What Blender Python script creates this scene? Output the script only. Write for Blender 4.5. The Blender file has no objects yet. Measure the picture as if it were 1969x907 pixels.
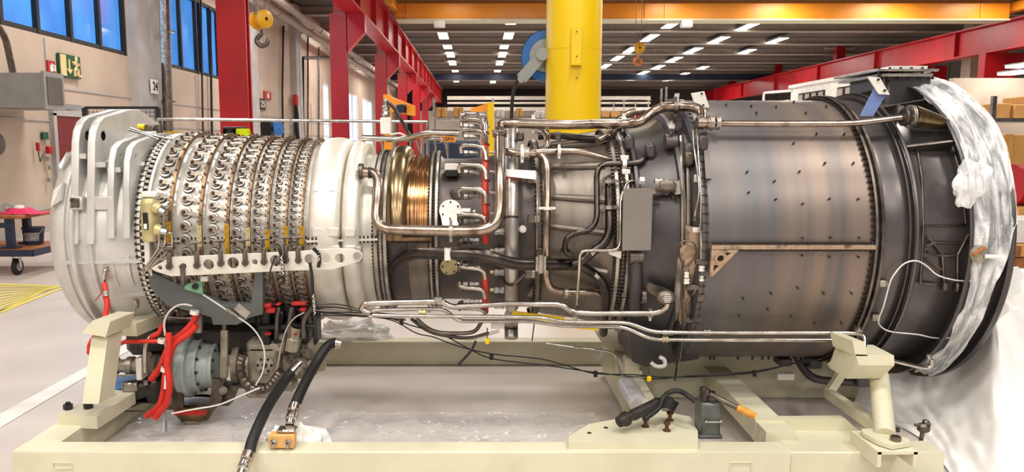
import bpy, math, random
from math import sin, cos, pi, radians, atan, atan2, sqrt, hypot
from mathutils import Vector, Matrix, noise
random.seed(7)
V = Vector
scene = bpy.context.scene
COL = scene.collection
# ---------------------------------------------------------------- camera, world, light, exposure
F = 1450.0; CX = 920.0; CY = 453.5; HC = 1.8
TH = atan(175.5 / F)
cam = bpy.data.cameras.new('camera'); cam.sensor_width = 36.0; cam.lens = 36.0 * F / 1969.0
cam.shift_x = (984.5 - CX) / 1969.0; cam.clip_end = 300; cam.clip_start = 0.05
camo = bpy.data.objects.new('camera', cam); COL.objects.link(camo)
camo.location = (0, 0, HC); camo.rotation_euler = (pi / 2 - TH, 0, 0)
scene.camera = camo
w = bpy.data.worlds.new('world'); scene.world = w; w.use_nodes = True
w.node_tree.nodes['Background'].inputs[0].default_value = (1.0, 0.96, 0.92, 1)
w.node_tree.nodes['Background'].inputs[1].default_value = 0.32
scene.view_settings.view_transform = 'Standard'; scene.view_settings.look = 'None'
scene.view_settings.gamma = 1; scene.view_settings.use_curve_mapping = False
scene.view_settings.exposure = 0.4
def area(name, loc, sx, sy, power, col=(1, 0.95, 0.88), rot=(0, 0, 0)):
    l = bpy.data.lights.new(name, 'AREA'); l.shape = 'RECTANGLE'; l.size = sx; l.size_y = sy
    l.energy = power; l.color = col
    o = bpy.data.objects.new(name, l); COL.objects.link(o); o.location = loc; o.rotation_euler = rot
    return o
for (x, y) in ((-5, 1.5), (-1.5, 1.5), (2, 1.5), (5.5, 1.5), (-2.5, -4), (2.5, -4)):
    area('hall_lamp_and_fill', (x, y, 8.25), 0.7, 1.6, 150)
for (x, y) in ((-4.5, -8), (0, -8), (4.5, -8), (-6, -3), (6, -3)):
    area('hall_lamp_and_fill', (x, y, 7.6), 1.0, 1.6, 210)  # fill lights added behind the camera to brighten front faces and floor
for (x, y) in ((-4, 7.5), (2, 7.5), (8, 7.5)):
    area('hall_lamp_and_fill', (x, y, 8.25), 0.7, 1.6, 150)
for y in (16, 28, 42, 58, 74):
    for x in (-6, 2, 12, 21):
        area('hall_lamp_and_fill', (x, y, 8.2), 1.4, 2.6, 330)
for (x, y, e) in ((8.6, 33.2, 90), (13.6, 33.2, 160), (18.4, 33.2, 160), (22.6, 33.2, 120), (-1, 33.2, 25)):
    area('crane_glow_fill', (x, y, 8.2), 1.2, 1.6, e, (1, .9, .7))  # unseen row added to put glow spots on the crane beam face
area('window_daylight', (-8.6, 22, 5.0), 2.0, 14, 260, (0.45, 0.68, 1.0), (0, radians(-90), 0))
# ---------------------------------------------------------------- pixel to place
def ray(px, py):
    u = (px - CX) / F; v = (py - CY) / F
    return V((u, cos(TH) - v * sin(TH), -sin(TH) - v * cos(TH)))
CAM = V((0, 0, HC))
def ony(px, py, Y):
    d = ray(px, py); return CAM + d * (Y / d.y)
def onz(px, py, Z):
    d = ray(px, py); return CAM + d * ((Z - HC) / d.z)
def onx(px, py, X):
    d = ray(px, py); return CAM + d * (X / d.x)
# ---------------------------------------------------------------- mesh helpers
class MB:
    def __init__(s): s.v = []; s.f = []; s.m = []; s.c = []
    def add(s, vs, fs, mi=0):
        n = len(s.v); s.v += [V(a) for a in vs]; s.f += [tuple(i + n for i in f) for f in fs]; s.m += [mi] * len(fs); return s
    def box(s, c, size, mi=0, rot=None):
        c = V(c); x, y, z = (a / 2 for a in size)
        vs = [V((i * x, j * y, k * z)) for k in (-1, 1) for j in (-1, 1) for i in (-1, 1)]
        if rot is not None: vs = [rot @ a for a in vs]
        return s.add([c + a for a in vs], [(0, 2, 3, 1), (4, 5, 7, 6), (0, 1, 5, 4), (2, 6, 7, 3), (0, 4, 6, 2), (1, 3, 7, 5)], mi)
    def bev(s, c, size, b, mi=0, rot=None):
        c = V(c); X, Y, Z = (a / 2 for a in size); pts = []
        b = min(b, X * .9, Y * .9, Z * .9)
        bm = [(X - b, Y - b, -Z), (X, Y - b, -Z + b)]
        vs = []; idx = {}
        for sx in (-1, 1):
            for sy in (-1, 1):
                for sz in (-1, 1):
                    for k in range(3):
                        q = [sx * (X - b), sy * (Y - b), sz * (Z - b)]; q[k] = (sx * X, sy * Y, sz * Z)[k]
                        idx[(sx, sy, sz, k)] = len(vs); vs.append(V(q))
        fs = []
        for k in range(3):
            a, d = [i for i in range(3) if i != k]
            for t in (-1, 1):
                loop = []
                for (p, q) in ((-1, -1), (1, -1), (1, 1), (-1, 1)):
                    e = [0, 0, 0]; e[k] = t; e[a] = p; e[d] = q; loop.append(idx[(e[0], e[1], e[2], k)])
                fs.append(tuple(loop))
        for k in range(3):
            a, d = [i for i in range(3) if i != k]
            for p in (-1, 1):
                for q in (-1, 1):
                    e1 = [0, 0, 0]; e1[k] = -1; e1[a] = p; e1[d] = q; e2 = list(e1); e2[k] = 1
                    fs.append((idx[(*e1, a)], idx[(*e2, a)], idx[(*e2, d)], idx[(*e1, d)]))
        for sx in (-1, 1):
            for sy in (-1, 1):
                for sz in (-1, 1): fs.append(tuple(idx[(sx, sy, sz, k)] for k in range(3)))
        if rot is not None: vs = [rot @ a for a in vs]
        s.add([c + a for a in vs], fs, mi); s.fix = True; return s
    def beam(s, p, q, wd, ht, mi=0, up=(0, 0, 1)):
        p = V(p); q = V(q); d = (q - p); L = d.length; d.normalize(); up = V(up)
        if abs(d.dot(up)) > .98: up = V((0, 1, 0))
        sd = d.cross(up).normalized(); u2 = sd.cross(d)
        R = Matrix((sd, d, u2)).transposed()
        return s.box((p + q) / 2, (wd, L, ht), mi, R)
    def tube(s, pts, r, n=10, mi=0, caps=True, closed=False):
        pts = [V(p) for p in pts]; k = len(pts)
        rs = r if isinstance(r, (list, tuple)) else [r] * k
        T = []
        for i in range(k):
            a = pts[i - 1] if (i > 0 or closed) else pts[0]; b = pts[(i + 1) % k] if (i < k - 1 or closed) else pts[-1]
            t = b - a; T.append(t.normalized() if t.length > 1e-9 else V((0, 0, 1)))
        up = V((0, 0, 1)) if abs(T[0].z) < .9 else V((0, 1, 0))
        N = (up - T[0] * up.dot(T[0])).normalized(); base = len(s.v)
        for i in range(k):
            N = N - T[i] * N.dot(T[i])
            N = N.normalized() if N.length > 1e-6 else V((1, 0, 0)); B = T[i].cross(N)
            for j in range(n):
                a = 2 * pi * j / n; s.v.append(pts[i] + (N * cos(a) + B * sin(a)) * rs[i])
        for i in range(k if closed else k - 1):
            i2 = (i + 1) % k
            for j in range(n):
                j2 = (j + 1) % n
                s.f.append((base + i * n + j, base + i * n + j2, base + i2 * n + j2, base + i2 * n + j)); s.m.append(mi)
        if caps and not closed:
            s.f.append(tuple(base + j for j in reversed(range(n)))); s.m.append(mi)
            s.f.append(tuple(base + (k - 1) * n + j for j in range(n))); s.m.append(mi)
        return s
    def cyl(s, p, q, r, r2=None, n=16, mi=0):
        return s.tube([p, q], [r, r if r2 is None else r2], n, mi)
    def lathe(s, prof, o=(0, 0, 0), ax=(1, 0, 0), n=48, a0=0, a1=360, mi=0, mis=None, caps=False):
        o = V(o); ax = V(ax).normalized()
        ref = V((0, -1, 0)) if abs(ax.y) < .9 else V((1, 0, 0))
        e1 = (ref - ax * ref.dot(ax)).normalized(); e2 = V((0, 0, 1)); e2 = (e2 - ax * e2.dot(ax))
        e2 = ax.cross(e1) if e2.length < .1 else e2.normalized()
        if abs(e1.dot(e2)) > .01: e2 = ax.cross(e1)
        full = abs(a1 - a0) >= 359.9; cnt = n if full else n + 1; base = len(s.v)
        for (t, r) in prof:
            for j in range(cnt):
                a = radians(a0 + (a1 - a0) * j / n); s.v.append(o + ax * t + (e1 * cos(a) + e2 * sin(a)) * r)
        for i in range(len(prof) - 1):
            for j in range(n):
                j2 = (j + 1) % cnt
                s.f.append((base + i * cnt + j, base + i * cnt + j2, base + (i + 1) * cnt + j2, base + (i + 1) * cnt + j))
                s.m.append(mis[i] if mis else mi)
        if caps and full:
            s.f.append(tuple(base + j for j in range(cnt))); s.m.append(mi)
            b = base + (len(prof) - 1) * cnt; s.f.append(tuple(b + j for j in range(cnt))); s.m.append(mi)
        return s
    def ball(s, c, r, n=10, mi=0, sc=(1, 1, 1), rot=None):
        c = V(c); base = len(s.v); h = max(4, n // 2)
        for i in range(h + 1):
            t = pi * i / h
            for j in range(n):
                p = 2 * pi * j / n
                q = V((sin(t) * cos(p) * sc[0], sin(t) * sin(p) * sc[1], cos(t) * sc[2])) * r
                if rot is not None: q = rot @ q
                s.v.append(c + q)
        for i in range(h):
            for j in range(n):
                j2 = (j + 1) % n
                s.f.append((base + i * n + j, base + (i + 1) * n + j, base + (i + 1) * n + j2, base + i * n + j2)); s.m.append(mi)
        return s
    def prism(s, poly, vec, mi=0):
        poly = [V(p) for p in poly]; vec = V(vec); n = len(poly)
        vs = poly + [p + vec for p in poly]
        fs = [tuple(range(n)), tuple(reversed(range(n, 2 * n)))] + [(i, (i + 1) % n, n + (i + 1) % n, n + i) for i in range(n)]
        return s.add(vs, fs, mi)
    def hull(s, pts, mi=0):
        import bmesh
        bm = bmesh.new(); vs = [bm.verts.new(V(p)) for p in pts]; r = bmesh.ops.convex_hull(bm, input=vs); bm.verts.ensure_lookup_table(); bm.verts.index_update()
        s.add([v.co.copy() for v in bm.verts], [tuple(v.index for v in f.verts) for f in bm.faces], mi); bm.free(); return s
    def grid(s, fn, nu, nv, mi=0):
        base = len(s.v)
        for i in range(nu + 1):
            for j in range(nv + 1): s.v.append(V(fn(i / nu, j / nv)))
        for i in range(nu):
            for j in range(nv):
                a = base + i * (nv + 1) + j; s.f.append((a, a + 1, a + nv + 2, a + nv + 1)); s.m.append(mi)
        return s
    def build(s, name, mats, parent=None, ang=38, weld=False):
        me = bpy.data.meshes.new(name)
        lo = V((min(p.x for p in s.v), min(p.y for p in s.v), min(p.z for p in s.v)))
        hi = V((max(p.x for p in s.v), max(p.y for p in s.v), max(p.z for p in s.v)))
        c = V(((lo.x + hi.x) / 2, (lo.y + hi.y) / 2, lo.z if parent is None else (lo.z + hi.z) / 2))
        me.from_pydata([tuple(p - c) for p in s.v], [], s.f)
        if not isinstance(mats, (list, tuple)): mats = [mats]
        for m in mats: me.materials.append(M[m] if isinstance(m, str) else m)
        me.polygons.foreach_set('material_index', s.m)
        import bmesh
        bm = bmesh.new(); bm.from_mesh(me); bmesh.ops.recalc_face_normals(bm, faces=bm.faces); bm.to_mesh(me); bm.free()
        me.polygons.foreach_set('use_smooth', [True] * len(me.polygons)); me.set_sharp_from_angle(angle=radians(ang)); me.update()
        return link(name, me, c, parent)
WO = {}
def link(name, data, world, parent=None):
    o = bpy.data.objects.new(name, data); COL.objects.link(o)
    world = V(world); WO[o.name] = world.copy()
    if parent is not None: o.parent = parent; o.location = world - WO[parent.name]
    else: o.location = world
    return o
def tag(o, label, cat, group=None, kind=None):
    o['label'] = label; o['category'] = cat
    if group: o['group'] = group
    if kind: o['kind'] = kind
    return o
def thing(name, label, cat, loc, group=None):
    o = link(name, None, loc); o.empty_display_size = .1
    return tag(o, label, cat, group)
def struct(o): o['kind'] = 'structure'; return o
def lab(o, t): o['label'] = t; return o
def dup(o, delta, parent=None, label=None, rz=0):
    c = o.copy(); COL.objects.link(c)
    if parent is None:
        c.location = o.location + V(delta); c.rotation_euler.z += rz
        if label: c['label'] = label
        WO[c.name] = c.location.copy()
    else: c.parent = parent
    for ch in [k for k in bpy.data.objects if k.parent == o]: dup(ch, (0, 0, 0), c)
    return c
def plate(name, outer, holes, th, origin, ex, ey, mats, parent=None, bevel=0):
    """flat plate with real holes: outer/holes in metres in the (ex, ey) plane"""
    cu = bpy.data.curves.new(name, 'CURVE'); cu.dimensions = '2D'; cu.fill_mode = 'BOTH'; cu.extrude = th / 2; cu.bevel_depth = bevel
    def sp(pts):
        q = cu.splines.new('POLY'); q.points.add(len(pts) - 1); q.use_cyclic_u = True
        for i, p in enumerate(pts): q.points[i].co = (p[0], p[1], 0, 1)
    sp(outer)
    for h in holes:
        if len(h) == 3 and not isinstance(h[0], tuple):
            sp([(h[0] + h[2] * cos(2 * pi * k / 20), h[1] + h[2] * sin(2 * pi * k / 20)) for k in range(20)])
        else: sp(h)
    t = bpy.data.objects.new('t', cu); COL.objects.link(t)
    me = bpy.data.meshes.new_from_object(t.evaluated_get(bpy.context.evaluated_depsgraph_get()))
    bpy.data.objects.remove(t); bpy.data.curves.remove(cu)
    ex = V(ex).normalized(); ey = V(ey).normalized(); ez = ex.cross(ey); ey = ez.cross(ex).normalized()
    R = Matrix((ex, ey, ez)).transposed().to_4x4()
    me.transform(Matrix.Translation(V(origin)) @ R)
    b = MB(); b.add([v.co for v in me.vertices], [tuple(p.vertices) for p in me.polygons]); bpy.data.meshes.remove(me)
    return b.build(name, mats, parent, 30)
def fillet(pts, fr=.04, n=5):
    pts = [V(p) for p in pts]; out = [pts[0]]
    for i in range(1, len(pts) - 1):
        a, b, c = pts[i - 1], pts[i], pts[i + 1]
        d1 = min(fr, (a - b).length * .48); d2 = min(fr, (c - b).length * .48)
        if d1 < 1e-5 or d2 < 1e-5: out.append(b); continue
        p = b + (a - b).normalized() * d1; q = b + (c - b).normalized() * d2
        for k in range(n + 1):
            t = k / n; out.append(p * (1 - t) ** 2 + b * 2 * t * (1 - t) + q * t * t)
    out.append(pts[-1]); return out
def smoothc(pts, n=6):
    pts = [V(p) for p in pts]; P = [pts[0] * 2 - pts[1]] + pts + [pts[-1] * 2 - pts[-2]]; out = []
    for i in range(1, len(P) - 2):
        for k in range(n):
            t = k / n; a, b, c, d = P[i - 1:i + 3]
            out.append(.5 * ((2 * b) + (c - a) * t + (2 * a - 5 * b + 4 * c - d) * t * t + (3 * b - a - 3 * c + d) * t ** 3))
    out.append(pts[-1]); return out
def text(name, body, origin, ex, ey, height, mat, parent, th=.002, width=None, align='CENTER'):
    cu = bpy.data.curves.new(name, 'FONT'); cu.body = body; cu.size = 1; cu.extrude = .01; cu.align_x = align; cu.align_y = 'CENTER'; cu.offset = .012
    t = bpy.data.objects.new('t', cu); COL.objects.link(t)
    me = bpy.data.meshes.new_from_object(t.evaluated_get(bpy.context.evaluated_depsgraph_get()))
    bpy.data.objects.remove(t); bpy.data.curves.remove(cu)
    ex = V(ex).normalized(); ey = V(ey).normalized(); ez = ex.cross(ey)
    R = Matrix((ex, ey, ez)).transposed().to_4x4(); k = height / .72
    xs = [v.co.x for v in me.vertices]; wd = (max(xs) - min(xs)) or 1
    kx = k if width is None else width / wd
    me.transform(Matrix.Translation(V(origin)) @ R @ Matrix.Diagonal((kx, k, th / .01, 1)))
    b = MB(); b.add([v.co for v in me.vertices], [tuple(p.vertices) for p in me.polygons]); bpy.data.meshes.remove(me)
    return b.build(name, mat, parent)
# ---------------------------------------------------------------- materials
M = {}
def srgb(c):
    return tuple(((x / 255) / 12.92 if x / 255 <= .04045 else (((x / 255) + .055) / 1.055) ** 2.4) for x in c) + (1,)
def mat(name, c1, rough=.5, metal=0, c2=None, scale=(4, 4, 4), nscale=1.0, detail=4, lo=.35, hi=.65, bump=0, bscale=20, rvar=0, emit=0, alpha=1, coat=0, trans=0, c3=None):
    m = bpy.data.materials.new(name); m.use_nodes = True; nt = m.node_tree; N = nt.nodes; L = nt.links
    b = N['Principled BSDF']; b.inputs['Base Color'].default_value = srgb(c1); b.inputs['Roughness'].default_value = rough
    b.inputs['Metallic'].default_value = metal; b.inputs['Alpha'].default_value = alpha
    b.inputs['Coat Weight'].default_value = coat; b.inputs['Transmission Weight'].default_value = trans
    tc = N.new('ShaderNodeTexCoord'); mp = N.new('ShaderNodeMapping'); mp.inputs['Scale'].default_value = scale
    L.new(tc.outputs['Object'], mp.inputs[0])
    nz = N.new('ShaderNodeTexNoise'); nz.inputs['Scale'].default_value = nscale; nz.inputs['Detail'].default_value = detail
    L.new(mp.outputs[0], nz.inputs['Vector'])
    if c2 is None: c2 = tuple(min(255, x * .93) for x in c1)
    rp = N.new('ShaderNodeValToRGB'); rp.color_ramp.elements[0].position = lo; rp.color_ramp.elements[1].position = hi
    rp.color_ramp.elements[0].color = srgb(c2); rp.color_ramp.elements[1].color = srgb(c1)
    if c3:
        e = rp.color_ramp.elements.new((lo + hi) / 2); e.color = srgb(c3)
    L.new(nz.outputs[0], rp.inputs[0]); L.new(rp.outputs[0], b.inputs['Base Color'])
    if rvar:
        mr = N.new('ShaderNodeMapRange'); mr.inputs['To Min'].default_value = max(0, rough - rvar); mr.inputs['To Max'].default_value = rough + rvar
        L.new(nz.outputs[0], mr.inputs[0]); L.new(mr.outputs[0], b.inputs['Roughness'])
    if bump:
        n2 = N.new('ShaderNodeTexNoise'); n2.inputs['Scale'].default_value = bscale; n2.inputs['Detail'].default_value = 3
        L.new(tc.outputs['Object'], n2.inputs['Vector']); bp = N.new('ShaderNodeBump'); bp.inputs['Strength'].default_value = bump; bp.inputs['Distance'].default_value = .02
        L.new(n2.outputs[0], bp.inputs['Height']); L.new(bp.outputs[0], b.inputs['Normal'])
    if emit: b.inputs['Emission Color'].default_value = srgb(c1); b.inputs['Emission Strength'].default_value = emit
    M[name] = m; return m
mat('floor_grey', (206, 196, 189), .42, 0, (194, 184, 177), (.6, .6, .6), 2, 6, .3, .7, .02, 60, .08)
mat('wall_beige', (196, 180, 163), .85, 0, (182, 166, 149), (.5, .5, .5), 1.5, 5, bump=.05, bscale=12)
mat('concrete', (182, 180, 178), .85, 0, (164, 162, 160), (1, 1, 1), 1.5)
mat('ceiling_brown', (108, 98, 92), .9, 0, (92, 84, 79), (.3, .3, .3), 1)
mat('ceiling_beam', (176, 166, 156), .8)
mat('dark_panel', (104, 98, 94), .8, 0, (90, 84, 80), (.3, .3, .3), 1)
mat('red_paint', (190, 22, 34), .38, 0, (166, 16, 28), (.4, .4, .4), 2)
mat('hook_yellow', (232, 176, 20), .4, 0, (206, 146, 14), (3, 3, 3), 2)
mat('orange_paint', (246, 158, 44), .35, 0, (232, 142, 36), (.2, .2, .2), 2)
mat('yellow_paint', (246, 208, 6), .34, 0, (238, 196, 4), (.8, .8, .3), 2)
mat('blue_paint', (40, 104, 176), .4)
mat('navy', (28, 40, 66), .5)
mat('grey_paint', (150, 152, 150), .5)
mat('white_paint', (236, 234, 230), .5)
mat('black', (18, 18, 19), .45)
mat('rubber', (22, 22, 23), .55, 0, (14, 14, 15), (8, 8, 8), 3)
mat('green_sign', (10, 84, 52), .5); mat('cream_sign', (226, 206, 150), .5); mat('red_sign', (178, 26, 26), .5)
mat('lamp_glow', (255, 250, 240), .5, emit=14)
mat('cream_paint', (216, 212, 186), .5, 0, (206, 201, 174), (2, 2, 2), 2, 6, .3, .6, .03, 40)
mat('wood', (176, 112, 62), .6, 0, (140, 82, 44), (3, 12, 3), 2)
mat('crate_wood', (222, 172, 104), .6, 0, (204, 150, 84), (1, 6, 1), 2)
mat('steel', (190, 188, 184), .28, 1, (150, 146, 142), (6, 6, 6), 2)
mat('chrome', (214, 210, 204), .16, 1, (176, 170, 164), (8, 8, 8), 2)
mat('dull_steel', (128, 120, 112), .42, 1, (92, 84, 78), (6, 6, 6), 2)
mat('pink', (222, 40, 96), .7); mat('brass', (206, 162, 40), .38, .6, (172, 130, 30), (20, 20, 20), 2)
mat('plastic_bag', (240, 238, 236), .25, 0, alpha=.75, bump=.4, bscale=14)
mat('glass_blue', (70, 140, 215), .08, 0, (40, 84, 160), (.05, .35, .25), 2.5, 3, .3, .7, emit=.55)
# ================================================================ the hall
XL = -9.0; XR = 30.0; ZC = 8.6
def simple(name, mats, fn, parent=None):
    b = MB(); fn(b); return b.build(name, mats, parent)
struct(simple('floor', 'floor_grey', lambda b: b.box((10.5, 38, -.05), (39.2, 108, .1))))
b = MB(); b.box((10.5, 38, ZC + .1), (39.2, 108, .2)); struct(b.build('ceiling', 'ceiling_brown'))
for i in range(10):
    y = 38.6 + 5.5 * i
    b = MB(); b.box((10.5, y, ZC - .2), (39, .12, .4)); b.box((10.5, y, ZC - .4), (39, .5, .05))
    struct(b.build('trim_%d' % (i + 1), 'ceiling_beam'))
b = MB(); b.box((10.5, 70, 7.9), (39, .3, .5)); tag(b.build('ceiling_girder', 'navy'), 'dark navy girder crossing under the hall roof near the far end', 'girder')
b = MB(); b.box((10.5, 91.5, 4.3), (39.2, .4, 8.6)); struct(b.build('wall_back', 'dark_panel'))
b = MB(); b.box((XR + .1, 38, 4.3), (.2, 108, 8.6))
for i in range(44): b.box((XR - .02, 14 + i * 1.75, 6.9), (.06, .09, 3.4))
struct(b.build('wall_right', 'dark_panel'))
b = MB(); b.box((XR - .1, 40, 2.3), (.2, 100, 4.6)); struct(b.build('wall_right_lower', 'wall_beige'))
# left wall with real window openings
yo = lambda px, py=60: onx(px, py, XL).y
W1 = (11.5, yo(241)); W2 = (yo(300), yo(420))
def wall_left():
    b = MB(); x = XL - .15
    def seg(y0, y1, z0, z1): b.box((x, (y0 + y1) / 2, (z0 + z1) / 2), (.3, y1 - y0, z1 - z0))
    Z0, Z1 = 4.06, 6.4
    seg(-14, 92, 0, Z0) if 0 else None
    seg(-14, 40.0, 0, Z0); seg(-14, W1[0], Z0, Z1); seg(W1[1], W2[0], Z0, Z1); seg(W2[1], 40.0, Z0, Z1); seg(-14, 92, Z1, 8.6)
    seg(40, 41.2, 0, 0.9)
    spans = [(44.3, 45.9), (52.3, 57.0), (59.2, 64.6)]
    y = 40.0
    for (a, c) in spans:
        seg(y, a, 0, Z1); y = c
    seg(y, 92, 0, Z1)
    for (a, c) in spans: seg(a, c, 5.4, Z1)
    return b.build('wall_left', 'wall_beige')
struct(wall_left())
def window(n, y0, y1, z0, z1, mull):
    b = MB(); x = XL - .06
    for z in (z0 + .04, z1 - .04): b.box((x, (y0 + y1) / 2, z), (.12, y1 - y0, .1))
    for y in [y0 + .04, y1 - .04] + mull: b.box((x, y, (z0 + z1) / 2), (.14, .1, z1 - z0))
    f = struct(b.build('window_%d' % n, 'black'))
    g = MB(); g.box((x - .05, (y0 + y1) / 2, (z0 + z1) / 2), (.02, y1 - y0, z1 - z0)); g.build('pane', 'glass_blue', f)
window(1, W1[0], W1[1], 4.06, 6.4, [yo(5), yo(75), yo(138), yo(193)])
window(2, W2[0], W2[1], 4.06, 6.4, [yo(348), yo(378), yo(386), yo(405)])
mat('glass_day', (190, 214, 246), .1, 0, (150, 180, 226), (.1, .5, .3), 2, emit=1.1)
for n, (a, c) in enumerate([(44.3, 45.9), (52.3, 57.0), (59.2, 64.6)]):
    b = MB(); x = XL - .06
    for y in (a + .06, (a + c) / 2, c - .06): b.box((x, y, 2.7), (.14, .12, 5.4))
    b.box((x, (a + c) / 2, 5.34), (.14, c - a, .12)); b.box((x, (a + c) / 2, .06), (.14, c - a, .12))
    f = struct(b.build('window_%d' % (n + 3), 'white_paint'))
    g = MB(); g.box((x - .05, (a + c) / 2, 2.7), (.02, c - a, 5.3)); g.build('pane', 'glass_day', f)
# concrete pilasters
k = 0
for (y0, y1) in ((W1[1] + .1, W2[0] - .15), (28.6, 30.6), (37, 38.2), (49, 50.2)):
    k += 1; b = MB(); b.box((XL + .12, (y0 + y1) / 2, 4.25), (.24, y1 - y0, 8.5)); b.box((XL + .25, (y0 + y1) / 2 + .1, 4.25), (.02, .06, 8.5))
    struct(b.build('trim_%d' % (18 + k), 'concrete'))
# panel joints as battens
b = MB()
for y in (16.0, 24.4, 32.5, 34.4, 36.2, 39.4, 41, 43, 47.5): b.box((XL + .01, y, 2), (.03, .05, 4))
for z in (2.3, 3.0): b.box((XL + .01, 17, z), (.03, 60, .03))
struct(b.build('trim_23', 'concrete'))
b = MB(); b.box((XL + .02, 25, .5), (.05, 62, .06)); b.box((XL + .02, 25, .06), (.05, 62, .12)); struct(b.build('baseboard_left', 'concrete'))
b = MB(); p = onx(100, 222, XL); q = onx(152, 222, XL)
b.box((XL + .03, (p.y + q.y) / 2, p.z / 2), (.08, q.y - p.y, p.z)); b.box((XL + .05, p.y - .06, p.z / 2), (.1, .12, p.z + .1), 1); b.box((XL + .05, q.y + .06, p.z / 2), (.1, .12, p.z + .1), 1)
b.box((XL + .05, (p.y + q.y) / 2, p.z + .06), (.1, q.y - p.y + .24, .12), 1)
mat('door_red', (116, 22, 30), .5); d = struct(b.build('door_1', ['door_red', 'concrete']))
b = MB(); b.cyl((XL + .1, p.y + .25, 1.05), (XL + .2, p.y + .25, 1.05), .03); b.cyl((XL + .18, p.y + .25, 1.05), (XL + .18, p.y + .45, 1.05), .02); b.build('door_handle', 'steel', d)
# ceiling lights
def lampfix(p, lx, ly, label, first=[None]):
    if first[0] is None:
        t = thing('ceiling_light', label, 'ceiling light', p, 'lit ceiling lights of the hall')
        b = MB(); b.box(p + V((0, 0, .06)), (lx, ly, .12)); b.build('housing', 'grey_paint', t)
        b = MB(); b.box(p + V((0, 0, -.012)), (lx * .9, ly * .94, .02)); b.build('diffuser', 'lamp_glow', t); first[0] = t
    else: dup(first[0], p - first[0].location, None, label)
Lrows = {'left of the reel': [(852, 68), (860, 88), (866, 105), (870, 121), (875, 135), (877, 147), (877, 155)],
         'beside the blue cable reel': [(984, 38), (978, 68), (970, 88), (966, 105), (961, 121), (957, 135), (950, 147), (948, 157)],
         'just right of the yellow column': [(1293, 46), (1249, 73), (1213, 96), (1187, 112), (1164, 127)],
         'in the middle of the right-hand bay': [(1440, 50), (1381, 77), (1333, 97), (1297, 114), (1265, 129), (1237, 140), (1213, 152)],
         'towards the right wall': [(1490, 79), (1433, 100), (1348, 131), (1313, 143), (1286, 153)]}
ords = ['nearest', 'second', 'third', 'fourth', 'fifth', 'sixth', 'seventh', 'farthest']
for nm, rows in Lrows.items():
    for i, (px, py) in enumerate(rows):
        o = ords[i] if i < len(rows) - 1 else 'farthest'
        p = onz(px, py, 8.3)
        lampfix(p, .6, 3.1, '%s lit rectangular lamp of the ceiling row %s' % (o, nm))
for i, (px, py) in enumerate([(1968, 126), (1953, 140)]):
    p = ony(px, py, 30); t = thing('wall_lamp', 'bright lamp under the mezzanine at the right edge, %s of two' % ('upper', 'lower')[i], 'lamp', p)
    b = MB(); b.box(p, (.6, 1.2, .08)); b.build('diffuser', 'lamp_glow', t)
    b = MB(); b.box(p + V((0, 0, .07)), (.64, 1.24, .06)); b.build('housing', 'grey_paint', t)
# red columns, left
cols = [15.1, 26.4, 37.6, 48, 58.7, 68.3]
cn = ['nearest red steel column, behind the compressor', 'second red steel column, right of the first hook block', 'third red steel column along the left crane track', 'fourth red steel column along the left crane track', 'fifth red steel column of the left row', 'farthest red steel column of the left row']
for i, y in enumerate(cols):
    t = thing('steel_column', cn[i], 'column', (-4.75, y, 0), 'red columns carrying the left crane track')
    b = MB(); b.box((-4.76, y - .2, 3.1), (.56, .05, 6.2)); b.box((-4.76, y + .03, 3.1), (.56, .05, 6.2)); b.box((-4.76, y - .09, 3.1), (.4, .2, 6.2)); b.box((-4.76, y, 7.4), (.35, .2, 2.3))
    b.build('post', 'red_paint', t)
    b = MB(); b.prism([(-4.45, y - .2, 6.2), (-3.85, y - .2, 6.2), (-3.85, y - .2, 5.6), (-4.45, y - .2, 4.95)], (0, .4, 0)); b.build('bracket', 'red_paint', t)
    b = MB(); b.box((-4.76, y - .08, .03), (.9, .7, .06)); b.build('base_plate', 'red_paint', t)
t = thing('crane_track', 'long red crane girder running back over the left row of columns', 'crane track', (-4.2, 50, 6.2))
b = MB(); b.box((-4.2, 50, 6.9), (.12, 74, 1.3)); b.box((-4.2, 50, 6.24), (.62, 74, .07)); b.box((-4.2, 50, 7.58), (.62, 74, .07))
for y in range(14, 86, 4): b.box((-4.2, y, 6.9), (.5, .05, 1.3))
b.build('girder', 'red_paint', t)
b = MB(); b.box((-4.2, 50, 7.66), (.08, 74, .1)); b.build('rail', 'dull_steel', t)
b = MB()
for y in range(15, 84): b.box((-3.94, y, 7.66), (.18, .08, .08))
b.build('rail_clip', 'dull_steel', t)['kind'] = 'stuff'
# right crane track
t = thing('crane_track', 'red crane girder descending along the right side of the hall', 'crane track', (25, 50, 6.2))
b = MB(); b.box((25, 50, 6.88), (.3, 74, 1.3)); b.box((24.9, 50, 6.24), (.7, 74, .07)); b.box((24.9, 50, 7.55), (.7, 74, .07))
for y in range(16, 86, 8): b.box((24.8, y, 6.9), (.3, .08, 1.3))
b.build('girder', 'red_paint', t)
for i, (px, py) in enumerate([(1890, 160), (1772, 150)]):
    y = [37.5, 43.5][i]
    t = thing('steel_column', ['red column under the right crane girder beside the plastic-wrapped exhaust', 'red column behind the blue-tagged bracket on the exhaust casing'][i], 'column', (25, y, 0))
    b = MB(); b.box((25, y, 3.1), (.95, .5, 6.2)); b.build('post', 'red_paint', t)
    b = MB(); b.prism([(25.45, y - .2, 6.2), (26.4, y - .2, 6.2), (26.4, y - .2, 5.4), (25.45, y - .2, 4.4)], (0, .4, 0)); b.build('bracket', 'red_paint', t)
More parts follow.
